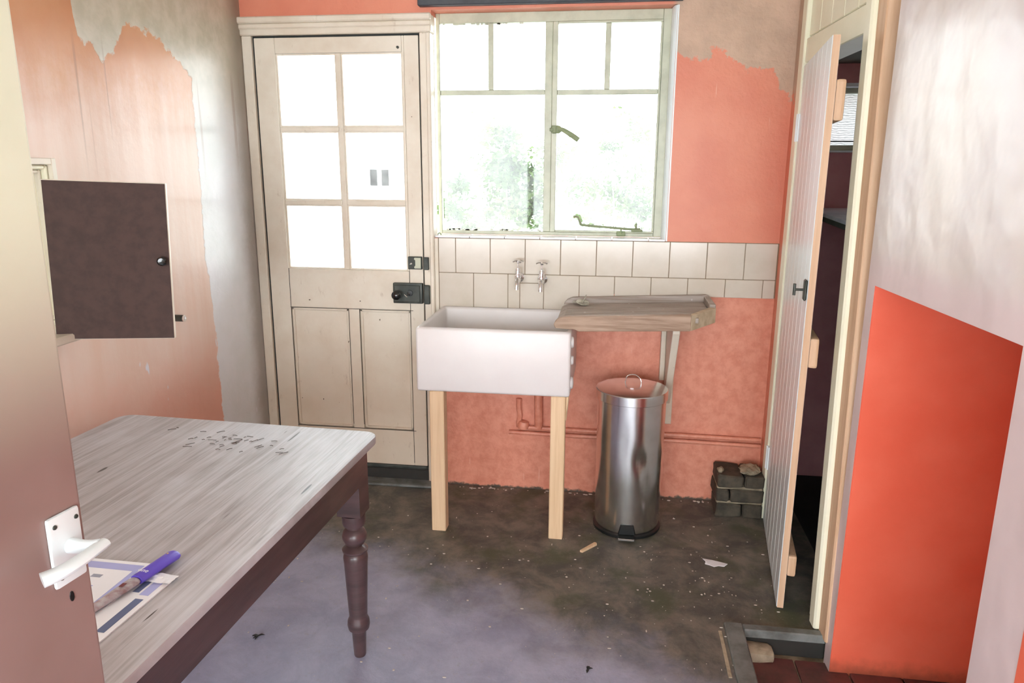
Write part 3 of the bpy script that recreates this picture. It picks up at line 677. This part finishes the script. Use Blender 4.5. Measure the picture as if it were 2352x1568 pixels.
for k in range(nb):
    a = W0+(W1-W0)*k/nb; b = W0+(W1-W0)*(k+1)/nb
    xr = 1.0615 if a > -.24 else (.975 + (1.0615-.975)*max(0, (b-(yf+.03)))/(.19))
    xr = min(xr, 1.0615)
    bm = newbm(); ym = (a+b)/2
    # each slat carries two shallow grooves and slopes down to the sink
    prof = [(a+.0006, 0), (a+.0006, .0185), (a+.012, .0195), (a+.0135, .0165), (a+.0165, .0165), (a+.018, .0195), (ym+.008, .0195), (ym+.0095, .0165), (ym+.0125, .0165), (ym+.014, .0195), (b-.0006, .0185), (b-.0006, 0)]
    L = []
    for x, zz in ((.472, .855), (.50, .866), (xr-.002, .887)):
        L.append([bm.verts.new((x, p[0], zz+(p[1] if x > .48 else p[1]*.8))) for p in prof])
    for A, B in zip(L, L[1:]):
        for i in range(len(prof)): bm.faces.new((A[i], A[(i+1) % len(prof)], B[(i+1) % len(prof)], B[i]))
    bm.faces.new(L[0]); bm.faces.new(list(reversed(L[-1]))); bmesh.ops.recalc_face_normals(bm, faces=bm.faces)
    part('slat', bm, M_board, db)
# basin plug strainer lying on the board
pl = thing('sink_strainer', 'small clear glass sink strainer and plug lying on the draining board', 'strainer', (.56, -.09, .893))
mgl = simple('clear_pressed_glass', srgb(206, 204, 190), .15, c2=srgb(160, 156, 140), scale=30, bump=.1)
bm = newbm(); add_lathe(bm, [(.003, 0), (.022, .001), (.027, .006), (.029, .007), (.027, .009), (.006, .004), (.003, .004)], (.56, -.085, .893), (.15, -.25, 1), 24)
for k in range(10):
    a = k*math.pi/5; add_tube(bm, [(.56+.006*math.cos(a), -.086+.006*math.sin(a), .9005), (.56+.025*math.cos(a), -.091+.025*math.sin(a), .9025)], .0012, 6)
part('dish', bm, mgl, pl, True)
bm = newbm(); add_tube(bm, [(.56, -.086, .898), (.575, -.075, .93)], .0022, 8); part('stem', bm, mgl, pl, True)
bm = newbm(); add_lathe(bm, [(.018, 0), (.020, .003), (.016, .006), (.002, .007)], (.536, -.062, .8935), (0, 0, 1), 20); part('plug', bm, mgl, pl, True)
# bracket under the board
br = thing('shelf_bracket', 'cream timber batten and tapered gusset holding up the draining board', 'bracket', (.93, -.02, .36))
bm = newbm(); add_box(bm, .925, .958, -.022, -.001, .357, .860, .002); part('batten', bm, M_cream, br)
bm = newbm(); add_prism(bm, [(-.0225, .46), (-.0225, .858), (-.33, .8585), (-.33, .83), (-.05, .46)], .918, .946, 'x', .002); part('gusset', bm, M_cream, br)
bm = newbm(); add_box(bm, .896, .917, -.04, -.001, .56, .858, .002); part('packer', bm, M_cream, br)

# ---- pipes on the wall under the sink
pp = thing('water_pipe', 'painted coral pipework running along the wall behind the bin', 'pipe', (.6, -.02, .28))
for z, xa in ((.305, .285), (.278, .24)):
    bm = newbm(); add_tube(bm, smooth_pts([(xa, -.014, z), (.6, -.014, z-.003), (.95, -.014, z), (1.345, -.014, z-.004)], 4), .0095, 10); part('horizontal_pipe', bm, M_back, pp, True)
bm = newbm(); add_tube(bm, smooth_pts([(.285, -.014, .44), (.284, -.014, .40), (.290, -.014, .36), (.284, -.014, .33), (.285, -.014, .306)], 4), .012, 10); part('riser_pipe', bm, M_back, pp, True)
bm = newbm(); add_tube(bm, smooth_pts([(.375, -.02, .60), (.372, -.02, .45), (.375, -.02, .33), (.372, -.02, .31)], 5), .019, 12); part('waste_pipe', bm, M_back, pp, True)
bm = newbm(); add_lathe(bm, [(.004, -.02), (.024, -.016), (.028, 0), (.022, .016), (.004, .02)], (.305, -.018, .318), (.2, 0, 1), 14); part('pipe_boss', bm, M_back, pp, True)

# ================================================================== PEDAL BIN
pb = thing('pedal_bin', 'dented polished steel pedal bin with a flat lid, under the draining board', 'bin', (.775, -.285, 0))
cx, cy = .775, -.285
bm = newbm()
n = 64; prof = [(.128, .012), (.130, .02), (.132, .03), (.135, .30), (.136, .555)]
rows = []
zs = [.012, .03] + [.03+.525*k/30 for k in range(1, 31)]
for z in zs:
    row = []
    for i in range(n):
        a = 2*math.pi*i/n; r = .131 + .006*z/.55 - (.004 if z < .02 else 0)
        # dents in the front
        for da, dz, sa, sz, dep in ((-1.25, .33, .20, .05, .007), (-1.05, .24, .16, .07, .005), (-1.75, .40, .12, .09, .003)):
            d = (a-2*math.pi if a > math.pi else a)-da
            r -= dep*math.exp(-(d/sa)**2-((z-dz)/sz)**2)
        row.append(bm.verts.new((cx+r*math.cos(a), cy+r*math.sin(a), z)))
    rows.append(row)
for A, B in zip(rows, rows[1:]):
    for i in range(n): bm.faces.new((A[i], A[(i+1) % n], B[(i+1) % n], B[i]))
bm.faces.new(list(reversed(rows[0]))); bm.faces.new(rows[-1]); bmesh.ops.recalc_face_normals(bm, faces=bm.faces)
part('body', bm, M_steel, pb, True)
bm = newbm(); add_lathe(bm, [(.134, 0), (.138, .002), (.138, .012), (.128, .014)], (cx, cy, 0), (0, 0, 1), 48); part('base_ring', bm, M_blackp, pb, True)
bm = newbm(); add_lathe(bm, [(.140, .556), (.1425, .558), (.1425, .593), (.1405, .5955), (.10, .602), (.03, .606), (.002, .606)], (cx, cy, 0), (0, 0, 1), 64); part('lid', bm, M_steel, pb, True)
bm = newbm(); add_tube(bm, smooth_pts([(cx-.028, cy+.03, .604), (cx-.02, cy+.03, .634), (cx+.01, cy+.03, .640), (cx+.032, cy+.02, .626), (cx+.036, cy+.02, .604)], 5), .002, 8); part('lid_handle', bm, M_chrome, pb, True)
bm = newbm(); add_prism(bm, [(cx-.036, .018), (cx+.036, .018), (cx+.026, .062), (cx-.026, .062)], cy-.1365, cy-.128, 'y', .003); part('pedal_slot', bm, M_blackp, pb)
bm = newbm(); add_box(bm, cx-.034, cx+.030, cy-.172, cy-.136, .012, .020, .003, 2); part('pedal', bm, M_blackp, pb)
bm = newbm(); add_box(bm, cx-.034, cx+.030, cy-.176, cy-.1722, .014, .022, .001); part('pedal_trim', bm, M_chrome, pb)

# ================================================================== BRICKWORK in the corner
bt = thing('brick_plinth', 'stub of dirty broken brickwork in the far right corner of the floor', 'brickwork', (1.25, -.08, 0))
def rough_box(a, b, seed=0, amp=.006):
    bm = newbm(); add_box(bm, a[0], b[0], a[1], b[1], a[2], b[2], .006, 1)
    bmesh.ops.subdivide_edges(bm, edges=bm.edges[:], cuts=1)
    for v in bm.verts: v.co += amp*mnoise.noise_vector(v.co*22+V((seed, 0, 0)))
    return bm
rows_ = [(0.002, .062), (.070, .128), (.136, .190)]
for k, (za, zb) in enumerate(rows_):
    cuts = [1.150, 1.262, 1.347] if k % 2 == 0 else [1.146, 1.206, 1.347]
    for a, b in zip(cuts, cuts[1:]): part('brick', rough_box((a+.003, -.165, za), (b-.003, -.01, zb), k*3+a), M_brick, bt)
for z in (.066, .132): part('mortar_bed', rough_box((1.153, -.160, z-.006), (1.344, -.012, z+.006), z, .004), M_mortar, bt)
bm = newbm()
bmesh.ops.create_icosphere(bm, subdivisions=3, radius=1)
for v in bm.verts: v.co = V((1.293+v.co.x*.045, -.10+v.co.y*.05, .199+v.co.z*.016))+.010*mnoise.noise_vector(v.co*3)
part('mortar_lump', bm, M_mortar, bt, True)
bm = newbm(); bmesh.ops.create_icosphere(bm, subdivisions=2, radius=1)
for v in bm.verts: v.co = V((1.168+v.co.x*.014, -.12+v.co.y*.02, .199+v.co.z*.012))+.005*mnoise.noise_vector(v.co*3)
part('mortar_lump', bm, M_mortar, bt, True)

# ================================================================== TABLE
ta = math.radians(-2.5)
tb = thing('kitchen_table', 'scrubbed pale topped table with dark apron and turned legs', 'table', (.030, -1.200, 0)); tb.rotation_euler = (0, 0, ta)
RT = Matrix.LocRotScale(V((.030, -1.200, 0)), tb.rotation_euler, None)   # local origin = far right corner of the top
TW, TL, TZ = .835, 1.15, .700
def tpart(name, bm, m, sm=False):
    for v in bm.verts: v.co = RT @ v.co
    return part(name, bm, m, tb, sm)
def rrect(x0, x1, y0, y1, r, k=6):
    pts = []
    for cx_, cy_, a0 in ((x1-r, y1-r, 0), (x0+r, y1-r, 90), (x0+r, y0+r, 180), (x1-r, y0+r, 270)):
        for i in range(k+1):
            a = math.radians(a0+90*i/k); pts.append((cx_+r*math.cos(a), cy_+r*math.sin(a)))
    return pts
nbd = 4; strips = []
bm = newbm(); add_prism(bm, rrect(-TW, 0, -TL, 0, .045), TZ-.024, TZ, 'z', .005, 2); tpart('tabletop', bm, M_table, True)
ap0, ap1 = TZ-.135, TZ-.0245
bm = newbm(); add_box(bm, -.052, -.030, -TL+.1, -.1, ap0, ap1, .002); tpart('apron', bm, M_maho)
bm = newbm(); add_box(bm, -TW+.030, -TW+.052, -TL+.1, -.1, ap0, ap1, .002); tpart('apron', bm, M_maho)
bm = newbm(); add_box(bm, -TW+.1, -.1, -.052, -.030, ap0, ap1, .002); tpart('apron', bm, M_maho)
bm = newbm(); add_box(bm, -TW+.1, -.1, -TL+.030, -TL+.052, ap0, ap1, .002); tpart('apron', bm, M_maho)
LP = [(.030, .0), (.031, .004), (.0185, 0.0)]
leg_prof = [(.0165, 0), (.018, .004), (.0215, .085), (.024, .090), (.031, .094), (.0335, .108), (.032, .122), (.027, .134), (.027, .140), (.0345, .315), (.036, .330), (.0345, .340), (.031, .346), (.037, .352), (.038, .358), (.032, .364), (.022, .370), (.028, .376), (.0355, .392), (.036, .402), (.031, .416), (.022, .424), (.022, .430), (.031, .434), (.034, .444), (.034, .468)]
for lx, ly in ((-.066, -.066), (-TW+.066, -.066), (-.066, -TL+.066), (-TW+.066, -TL+.066)):
    bm = newbm(); add_lathe(bm, leg_prof, (lx, ly, 0), (0, 0, 1), 32)
    t = bmesh.new(); bmesh.ops.create_cube(t, size=1)
    for v in t.verts: v.co = V((lx+v.co.x*.070, ly+v.co.y*.070, (.462 if v.co.z < 0 else ap1)))
    be = [e for e in t.edges if abs(e.verts[0].co.z-.462) < 1e-4 and abs(e.verts[1].co.z-.462) < 1e-4]
    bmesh.ops.bevel(t, geom=be, offset=.010, segments=2, affect='EDGES'); merge(bm, t)
    tpart('leg', bm, M_maho, True)
# brochures and marker on the table
b1 = thing('brochure', 'white brochure with pale lilac border lying nearer the far side on the table', 'brochure', (-.22, -2.05, TZ+.001), group='papers on the table')
R1 = Matrix.Translation(V((-.163, -1.975, TZ+.0008))) @ Matrix.Rotation(math.radians(-1), 4, 'Z')
def sheet(name, x0, x1, y0_, y1_, z0_, z1_, m, par, RM):
    bm = newbm(); add_box(bm, x0, x1, y0_, y1_, z0_, z1_)
    for v in bm.verts: v.co = RM @ v.co
    return part(name, bm, m, par)
sheet('cover', -.185, 0, -.26, 0, .0, .0030, M_paper, b1, R1)
sheet('border_print', -.185, -.020, -.225, -.010, .0031, .0034, M_lilac, b1, R1)
sheet('text_panel', -.185, -.030, -.20, -.032, .0035, .0038, M_paper, b1, R1)
sheet('side_stripe', -.016, -.013, -.19, -.13, .0031, .0035, M_magenta, b1, R1)
def text_lines(par, RM, x0, x1, ys, z, m, h=.0025):
    for yy in ys:
        sheet('text_line', x0, x1-random.uniform(0, .03), yy, yy+h, z, z+.0002, m, par, RM)
text_lines(b1, R1, -.15, -.05, [-.09-.012*k for k in range(6)], .0039, M_lilac)
sheet('print_mark', -.095, -.075, -.062, -.052, .0039, .0041, simple('grey_print', srgb(160, 164, 180), .5), b1, R1)
b2 = thing('magazine', 'white magazine with slate blue photos under the purple marker', 'magazine', (-.15, -2.1, TZ), group='papers on the table')
R2 = Matrix.Translation(V((-.103, -2.020, TZ+.0003))) @ Matrix.Rotation(math.radians(-3), 4, 'Z')
sheet('cover', -.058, 0, -.215, 0, .0, .0026, M_paper, b2, R2)
sheet('photo_print', -.026, -.010, -.165, -.068, .0027, .003, M_navy, b2, R2)
sheet('photo_print', -.046, -.033, -.05, -.012, .0027, .003, M_navy, b2, R2)
sheet('photo_print', -.028, -.010, -.056, -.015, .0027, .003, M_lilac, b2, R2)
bm = newbm()
gx = 6
g = [[bm.verts.new((-.045+.05*i/gx, -.018+.03*j/gx, .004+.006*abs(mnoise.noise(V((i*.7, j*.9, 3)))))) for i in range(gx+1)] for j in range(gx+1)]
for j in range(gx):
    for i in range(gx): bm.faces.new((g[j][i], g[j][i+1], g[j+1][i+1], g[j+1][i]))
for v in bm.verts: v.co = R2 @ v.co
part('crumpled_wrapper', bm, M_paper, b2)
pn = thing('marker_pen', 'fat purple and clear marker lying across the papers', 'marker', (-.15, -2.0, TZ+.006))
A = V((-.139, -1.950, TZ+.014)); B = V((-.157, -2.045, TZ+.013)); D = V((-.180, -2.150, TZ+.010))
ax = (B-A).normalized(); side = ax.cross(V((0, 0, 1))).normalized()
def ovbar(bm, a, b, ra, rb, h, n=14):
    P = [(a+(b-a)*t) for t in (0, .02, .08, .5, .92, 1)]; R_ = [ra*.55, ra*.85, ra, (ra+rb)/2, rb, rb*.97]
    add_tube(bm, P, R_, n, h)
bm = newbm(); ovbar(bm, A, B, .0155, .0145, .6); part('purple_barrel', bm, M_purple, pn, True)
bm = newbm(); ovbar(bm, B, D, .0130, .010, .55); part('clear_barrel', bm, M_clear, pn, True)
bm = newbm(); add_box(bm, -.004, .004, -.006, .006, 0, .001, .0004)
for v in bm.verts: v.co = v.co + B.lerp(D, .28) + V((0, 0, .0072))
part('red_insert', bm, simple('dark_red_insert', srgb(120, 60, 62), .4), pn)
cu = bpy.data.curves.new('lettering', 'FONT'); cu.body = 'one'; cu.size = .0145; cu.extrude = .0002; cu.align_x = 'CENTER'; cu.align_y = 'CENTER'
co = bpy.data.objects.new('lettering', cu); C.objects.link(co)
bpy.context.view_layer.update()
me = bpy.data.meshes.new_from_object(co.evaluated_get(bpy.context.evaluated_depsgraph_get())); bpy.data.objects.remove(co)
bm = newbm(); bm.from_mesh(me)
dpos = A.lerp(B, .82) + V((0, 0, .0093)); ang = math.atan2(ax.x, -ax.y)
MR = Matrix.Translation(dpos) @ Matrix.Rotation(ang, 4, 'Z')
for v in bm.verts: v.co = MR @ v.co
part('lettering', bm, M_paper, pn)
bm = newbm(); add_lathe(bm, [(.0022, 0), (.0018, .0006), (.0003, .0007)], tuple(A.lerp(B, .16)+V((-.004, 0, .0086))), (0, 0, 1), 10); part('gold_dot', bm, simple('gold_dot', srgb(236, 200, 110), .4), pn)

rs = random.Random(4); bm = newbm()
for k in range(46):
    cx_, cy_ = rs.gauss(-.38, .10), rs.gauss(-1.34, .045); a = rs.uniform(-.5, .9); l = rs.uniform(.006, .026)
    if cy_ > -1.25: continue
    add_tube(bm, [(cx_, cy_, TZ+.0016), (cx_+l*.5*math.cos(a), cy_+l*.5*math.sin(a)+.002, TZ+.0026), (cx_+l*math.cos(a+.3), cy_+l*math.sin(a+.3), TZ+.0014)], .0008, 5)
tag(obj('straw_bits', bm, simple('dry_straw', srgb(74, 62, 52), .7)), 'thin dry straw bits strewn near the far edge of the table top', 'debris', kind='stuff')
# ================================================================== NEAR BROWN DOOR (left)
d3 = thing('door_3', 'brown gloss painted door at far left with a white lever handle', 'door', (.052, -2.405, 0), kind='structure')
an = math.radians(7.5)
R3 = Matrix.Translation(V((.054, -2.402, 0))) @ Matrix.Rotation(-an, 4, 'Z')   # local -y runs to the hinge, +x faces the camera
def d3p(name, bm, m, sm=False, par=None):
    for v in bm.verts: v.co = R3 @ v.co
    return part(name, bm, m, par or d3, sm)
bm = newbm(); add_box(bm, -.040, 0, -.76, 0, .012, 1.98, .003, 2); d3p('leaf', bm, M_brownp)
bm = newbm(); add_box(bm, 0, .006, -.052, -.008, .963, 1.052, .0035, 2); hp = d3p('backplate', bm, M_white, True)
bm = newbm(); P = smooth_pts([(.004, -.026, 1.008), (.022, -.024, 1.008), (.040, -.018, 1.010)], 4); add_tube(bm, P, [.010-.003*min(1, k/6) for k in range(len(P))], 12); d3p('handle_neck', bm, M_white, True, hp)
bm = newbm(); P = smooth_pts([(.042, -.012, 1.010), (.043, -.03, 1.009), (.043, -.05, 1.007), (.040, -.073, 1.005), (.031, -.090, 1.003)], 4)
add_tube(bm, P, [.008+.003*k/len(P) for k in range(len(P))], 12, .75); d3p('lever', bm, M_white, True, hp)
for yy, z in ((-.044, 1.040), (-.014, 1.040), (-.044, .975)):
    bm = newbm(); add_lathe(bm, [(.003, 0), (.0025, .0012), (.0005, .0014)], (.006, yy, z), (1, 0, 0), 10); d3p('screw', bm, M_iron, True, hp)
bm = newbm(); add_lathe(bm, [(.0032, 0), (.0030, .0008), (.0005, .001)], (.0005, -.030, .942), (1, 0, 0), 10)
for v in bm.verts: v.co.z = .942+(v.co.z-.942)*2.2
d3p('keyhole', bm, M_blackp)
bm = newbm()
for k in range(5):
    zz = 1.02+.07*k; add_box(bm, -.04, -.001, .0005, .005, zz, zz+.03, .002)
bm.free()

# ================================================================== WALL CUPBOARD (left wall)
cb = thing('wall_cupboard', 'shallow cream wall cupboard with its dark brown door hanging open', 'cupboard', (XL, -1.4, .97))
CX = XL+.045; ya_, yb_ = -1.56, -1.222; za_, zb_ = .985, 1.468
bm = newbm()
def ring(bm, y0, y1, z0, z1, t_, xa, xb, bev=.002):
    add_box(bm, xa, xb, y0, y0+t_, z0, z1, bev); add_box(bm, xa, xb, y1-t_, y1, z0, z1, bev)
    add_box(bm, xa, xb, y0+t_, y1-t_, z1-t_, z1, bev); add_box(bm, xa, xb, y0+t_, y1-t_, z0, z0+t_, bev)
ring(bm, ya_, yb_, za_, zb_, .018, XL+.001, CX); part('outer_frame', bm, M_cream, cb)
bm = newbm(); ring(bm, ya_+.019, yb_-.019, za_+.019, zb_-.019, .012, XL+.001, CX-.012, .004); part('inner_moulding', bm, M_yellowp, cb)
bm = newbm(); ring(bm, ya_+.032, yb_-.032, za_+.032, zb_-.032, .010, XL+.001, CX-.024, .003); part('inner_moulding', bm, M_cream, cb)
bm = newbm(); add_box(bm, XL+.001, XL+.006, ya_+.04, yb_-.04, za_+.04, zb_-.04); part('back_panel', bm, M_yellowp, cb)
bm = newbm(); add_prism(bm, rrect(XL+.001, CX+.05, ya_, yb_+.02, .04), za_-.025, za_-.001, 'z', .004); part('bottom_ledge', bm, M_cream, cb, True)
# open door leaf
hx, hy = CX+.012, -1.315
dirx, diry = .300, .115
Ld = math.hypot(dirx, diry); ad = math.atan2(diry, dirx)
RC = Matrix.Translation(V((hx, hy, 0))) @ Matrix.Rotation(ad, 4, 'Z')
tilt = math.radians(2.0)
RCt = RC @ Matrix.Translation(V((0, 0, 1.2))) @ Matrix.Rotation(tilt, 4, 'Y') @ Matrix.Translation(V((0, 0, -1.2)))
def cdp(name, bm, m, sm=False, par=None):
    for v in bm.verts: v.co = RCt @ v.co
    return part(name, bm, m, par or cb, sm)
bm = newbm(); add_box(bm, 0, .312, 0, .016, .968, 1.412, .0015); dl = cdp('door', bm, M_cream)
bm = newbm(); add_box(bm, .002, .310, -.0015, .0, .970, 1.410, .0005); cdp('brown_facing', bm, M_panelb, par=dl)
bm = newbm(); add_lathe(bm, [(.005, 0), (.006, .006), (.012, .009), (.013, .013), (.009, .017), (.001, .018)], (.292, -.0015, 1.195), (0, -1, 0), 20); cdp('knob', bm, M_knobm, True, dl)
# pipe stub in the left wall
ps = thing('pipe_stub', 'short capped dark pipe stub poking out of the left wall', 'pipe', (XL, -.69, .905))
bm = newbm(); add_tube(bm, [(XL-.002, -.695, .905), (XL+.05, -.695, .905)], .0125, 16); part('pipe', bm, M_iron, ps, True)
bm = newbm(); add_lathe(bm, [(.0125, 0), (.012, .003), (.006, .0035), (.005, .001)], (XL+.05, -.695, .905), (1, 0, 0), 16); part('cap', bm, M_chrome, ps, True)

# ================================================================== PANTRY DOOR
d2 = thing('door_2', 'white tongue and groove pantry door standing half open on the right', 'door', (1.352, -.155, 0), kind='structure')
HP = V((1.353, -.150)); EP = V((1.272, -.826)); dd = (EP-HP); Wd = dd.length; ang2 = math.atan2(dd.y, dd.x)
R4 = Matrix.Translation(V((HP.x, HP.y, 0))) @ Matrix.Rotation(ang2, 4, 'Z')    # local +x to leading edge, +y = pantry side (world +x)
def d2p(name, bm, m, sm=False, par=None):
    for v in bm.verts: v.co = R4 @ v.co
    return part(name, bm, m, par or d2, sm)
nB = 7; bw = Wd/nB
for k in range(nB):
    bm = newbm(); a, b = k*bw, (k+1)*bw
    add_prism(bm, [(a+.0003, .022), (a+.0003, .004), (a+.004, 0), (b-.0045, 0), (b-.0003, .004), (b-.0003, .022)], .006, 1.818, 'z')
    d2p('board', bm, M_white)
bm = newbm(); add_box(bm, Wd+.0001, Wd+.0015, .002, .0215, .006, 1.818); d2p('bare_edge', bm, M_tan)
for za2, zb2 in ((1.585, 1.70), (.845, .94), (.125, .20)):
    bm = newbm(); add_box(bm, .03, Wd+.0005, .0223, .050, za2, zb2, .008, 2); d2p('ledge', bm, M_tan)
bm = newbm(); add_box(bm, Wd-.036, Wd-.004, -.010, -.0005, 1.055, 1.12, .004); lt = d2p('rim_latch', bm, M_iron)
bm = newbm(); add_tube(bm, [(Wd-.02, -.010, 1.088), (Wd-.02, -.036, 1.088)], .004, 10); add_tube(bm, [(Wd-.02, -.036, 1.070), (Wd-.02, -.036, 1.106)], .0045, 10); d2p('latch_handle', bm, M_iron, True, lt)
for z in (1.60, .28):
    bm = newbm(); add_box(bm, .002, .022, -.006, .0, z-.05, z+.05, .001); add_tube(bm, [(.0, -.006, z-.05), (.0, -.006, z+.05)], .006, 10); d2p('hinge', bm, M_white, True)

# ---- pantry shelf and bag
sh = thing('pantry_shelf', 'pale stone shelf on dark timber inside the pantry', 'shelf', (1.9, -.3, 1.2))
zs_ = 1.282
def shp(d, x1): return [(1.526+d, YP-.004), (1.485+d, -.11), (1.436+d, -.64), (1.425+d, -.78), (x1, -.78), (x1, YP-.004)]
bm = newbm(); add_prism(bm, shp(0, 2.2), zs_-.014, zs_, 'z', .002); part('slab', bm, M_slab, sh)
bm = newbm(); add_prism(bm, shp(.006, 2.2), zs_-.034, zs_-.0145, 'z', .002); part('timber_frame', bm, M_darkc, sh)
bm = newbm(); add_prism(bm, shp(.42, 2.2), 0, zs_-.0345, 'z', .002); part('cupboard_base', bm, M_pantryf, sh)
bg_ = newbm(); bmesh.ops.create_icosphere(bg_, subdivisions=4, radius=1)
for v in bg_.verts:
    k = 1+.10*mnoise.noise(v.co*2.2)+.06*mnoise.noise(v.co*5); z = v.co.z
    v.co = V((1.74+v.co.x*.10*k, -.05+v.co.y*.11*k, .27+z*.27*(1 if z < 0 else 1.05)))
    if v.co.z < .004: v.co.z = .004
bag = obj('cloth_bag', bg_, simple('maroon_cloth', srgb(120, 44, 66), .9, bump=.4, bscale=14), None, True)
tag(bag, 'shadowy maroon cloth bag on the pantry floor', 'bag')

# ================================================================== SMALL DEBRIS
bm = newbm(); add_prism(bm, [(-.045, -.006), (.040, -.008), (.046, 0), (.042, .008), (-.047, .006)], 0, .009, 'z', .001)
o = obj('wood_offcut', bm, M_leg); o.location = (.628, -.515, .0005); o.rotation_euler = (0, 0, math.radians(52)); tag(o, 'short pale wood offcut lying on the floor in front of the bin', 'offcut')
bm = newbm(); pts = [(-.045, .03), (-.012, .022), (.02, .012), (.045, .002), (.03, -.018), (.01, -.016), (-.008, -.026), (-.026, -.014), (-.04, -.010), (-.036, .006)]
add_prism(bm, pts, 0, .003, 'z', .0008)
bmesh.ops.triangulate(bm, faces=bm.faces[:]); 
for v in bm.verts: v.co.z += .006*max(0, mnoise.noise(v.co*40))
o = obj('paint_flake', bm, M_paper); o.location = (1.105, -.560, .0005); tag(o, 'ragged white paint flake on the dark floor near the pantry door', 'flake')
for i, (x, y, s_, lab) in enumerate([(-.387, -1.225, .016, 'dark leafy scrap on the floor left of the near table leg'), (.652, -1.235, .013, 'small dark scrap on the floor at the bottom centre')]):
    bm = newbm()
    for k in range(5):
        a = random.uniform(0, 6.28); add_tube(bm, [(0, 0, .004), (s_*.6*math.cos(a), s_*.6*math.sin(a), .006), (s_*1.2*math.cos(a), s_*1.2*math.sin(a), .003)], [.003, .004, .001], 6, .5)
    o = obj('dark_scrap', bm, M_blackp); o.location = (x, y, 0); tag(o, lab, 'debris')
bm = newbm()
def chip(x, y, z, s_):
    t = bmesh.new(); bmesh.ops.create_icosphere(t, subdivisions=1, radius=1)
    q = random.uniform(.5, 1.6)
    for v in t.verts: v.co = V((x+v.co.x*s_*q, y+v.co.y*s_/q, z+max(-.2, v.co.z)*s_*.45))
    merge_fast(bm, t)
def merge_fast(b, t):
    mp = {v: b.verts.new(v.co) for v in t.verts}
    for f in t.faces: b.faces.new([mp[v] for v in f.verts])
    t.free()
for k in range(340):
    x = random.uniform(-.5, 1.3) if random.random() < .6 else random.gauss(1.05, .2); y = random.uniform(-1.5, -.04) if random.random() < .6 else random.gauss(-.75, .25)
    if x > 1.09 and y < -.9: continue
    if x > 1.33 or y > -.03 or x < -.9: continue
    if (x-.775)**2+(y+.285)**2 < .02: continue
    chip(x, y, .001, random.choice([.0016, .002, .003, .0045]))
for k in range(60): chip(random.uniform(.0, 1.14), random.uniform(-.04, -.015), .001, random.uniform(.003, .008))
o = obj('plaster_crumbs', bm, simple('plaster_crumb', srgb(214, 206, 196), .8)); tag(o, 'pale plaster crumbs scattered over the dark floor', 'debris', kind='stuff')

# ================================================================== OUTSIDE
bm = newbm(); add_box(bm, -12, 14, .24, 30, -.4, -.15)
struct('ground', bm, simple('pale_gravel', srgb(210, 208, 196), .9, coord='World', scale=2), 'pale garden ground outside the window', 'ground')
def leafbush(name, label, cx_, cy_, cz_, rx, ry, rz_, nl, seed, lsize=(.012, .03), branches=7):
    rnd = random.Random(seed); t = thing(name, label, 'shrub', (cx_, cy_, -.15))
    vs, fs = [], []
    cl = [(rnd.gauss(0, .42), rnd.gauss(0, .42), rnd.gauss(0, .42), rnd.uniform(.05, .16)) for _ in range(26)]
    for i in range(nl):
        c = cl[rnd.randrange(26)]
        p = V((cx_+rx*(c[0]+rnd.gauss(0, c[3])), cy_+ry*(c[1]+rnd.gauss(0, c[3])), cz_+rz_*(c[2]+rnd.gauss(0, c[3]))))
        if p.z < -.1: continue
        s = rnd.uniform(*lsize); a = V((rnd.gauss(0, 1), rnd.gauss(0, 1), rnd.gauss(0, .6))).normalized(); b = a.cross(V((rnd.gauss(0, 1), rnd.gauss(0, 1), rnd.gauss(0, 1)))).normalized()
        n0 = len(vs); up_ = a.cross(b)*s*.15
        vs += [p, p+a*s*.5+b*s*.32+up_, p+a*s*1.1, p+a*s*.5-b*s*.32+up_]; fs.append((n0, n0+1, n0+2, n0+3))
    me = bpy.data.meshes.new('foliage'); me.from_pydata([tuple(V(v)-V((cx_, cy_, -.15))) for v in vs], [], fs); me.materials.append(M_leaf)
    o = bpy.data.objects.new('foliage', me); C.objects.link(o); o.parent = t; o['kind'] = 'stuff'
    for k in range(branches):
        c = cl[k]; e = V((cx_+rx*c[0], cy_+ry*c[1], max(.3, cz_+rz_*c[2])))
        b0 = V((cx_+rnd.uniform(-.12, .12), cy_+rnd.uniform(-.1, .1), -.15)); mid = b0.lerp(e, .5)+V((rnd.uniform(-.15, .15), 0, .1))
        bm = newbm(); P = smooth_pts([b0, mid, e], 5); add_tube(bm, P, [.010*(1-i/len(P))+.002 for i in range(len(P))], 6); part('branch', bm, M_bark, t)
    return t
M_bark = simple('pale_bark', srgb(128, 122, 114), .8, spec=.05)
leafbush('garden_shrub', 'leafy green shrub outside the left large window pane', -.13, 2.6, 1.32, .50, .25, .48, 3600, 3, lsize=(.03, .07))
leafbush('garden_shrub', 'thinner twiggy shrub outside the right large window pane', .72, 4.3, 1.15, .75, .25, .6, 1500, 5, lsize=(.035, .08), branches=12)
ob = thing('garden_outbuilding', 'washed out pale outbuilding with two dark slots beyond the back door', 'building', (-2.3, 6, -.15))
M_render = simple('white_render', srgb(240, 240, 238), .8, coord='World')
bm = newbm(); add_box(bm, -3.6, -1.6, 6, 7.5, -.15, 1.75); part('wall', bm, M_render, ob)
bm = newbm(); add_prism(bm, [(-3.7, 1.75), (-1.5, 1.75), (-2.6, 2.2)], 5.9, 7.6, 'y'); part('roof', bm, M_render, ob)
M_slot = simple('slot_dark', srgb(40, 36, 36), .8)
for x in (-2.35, -2.2):
    bm = newbm(); add_box(bm, x-.045, x+.045, 5.985, 6.0, 1.22, 1.42); part('dark_slot', bm, M_slot, ob)
clean()
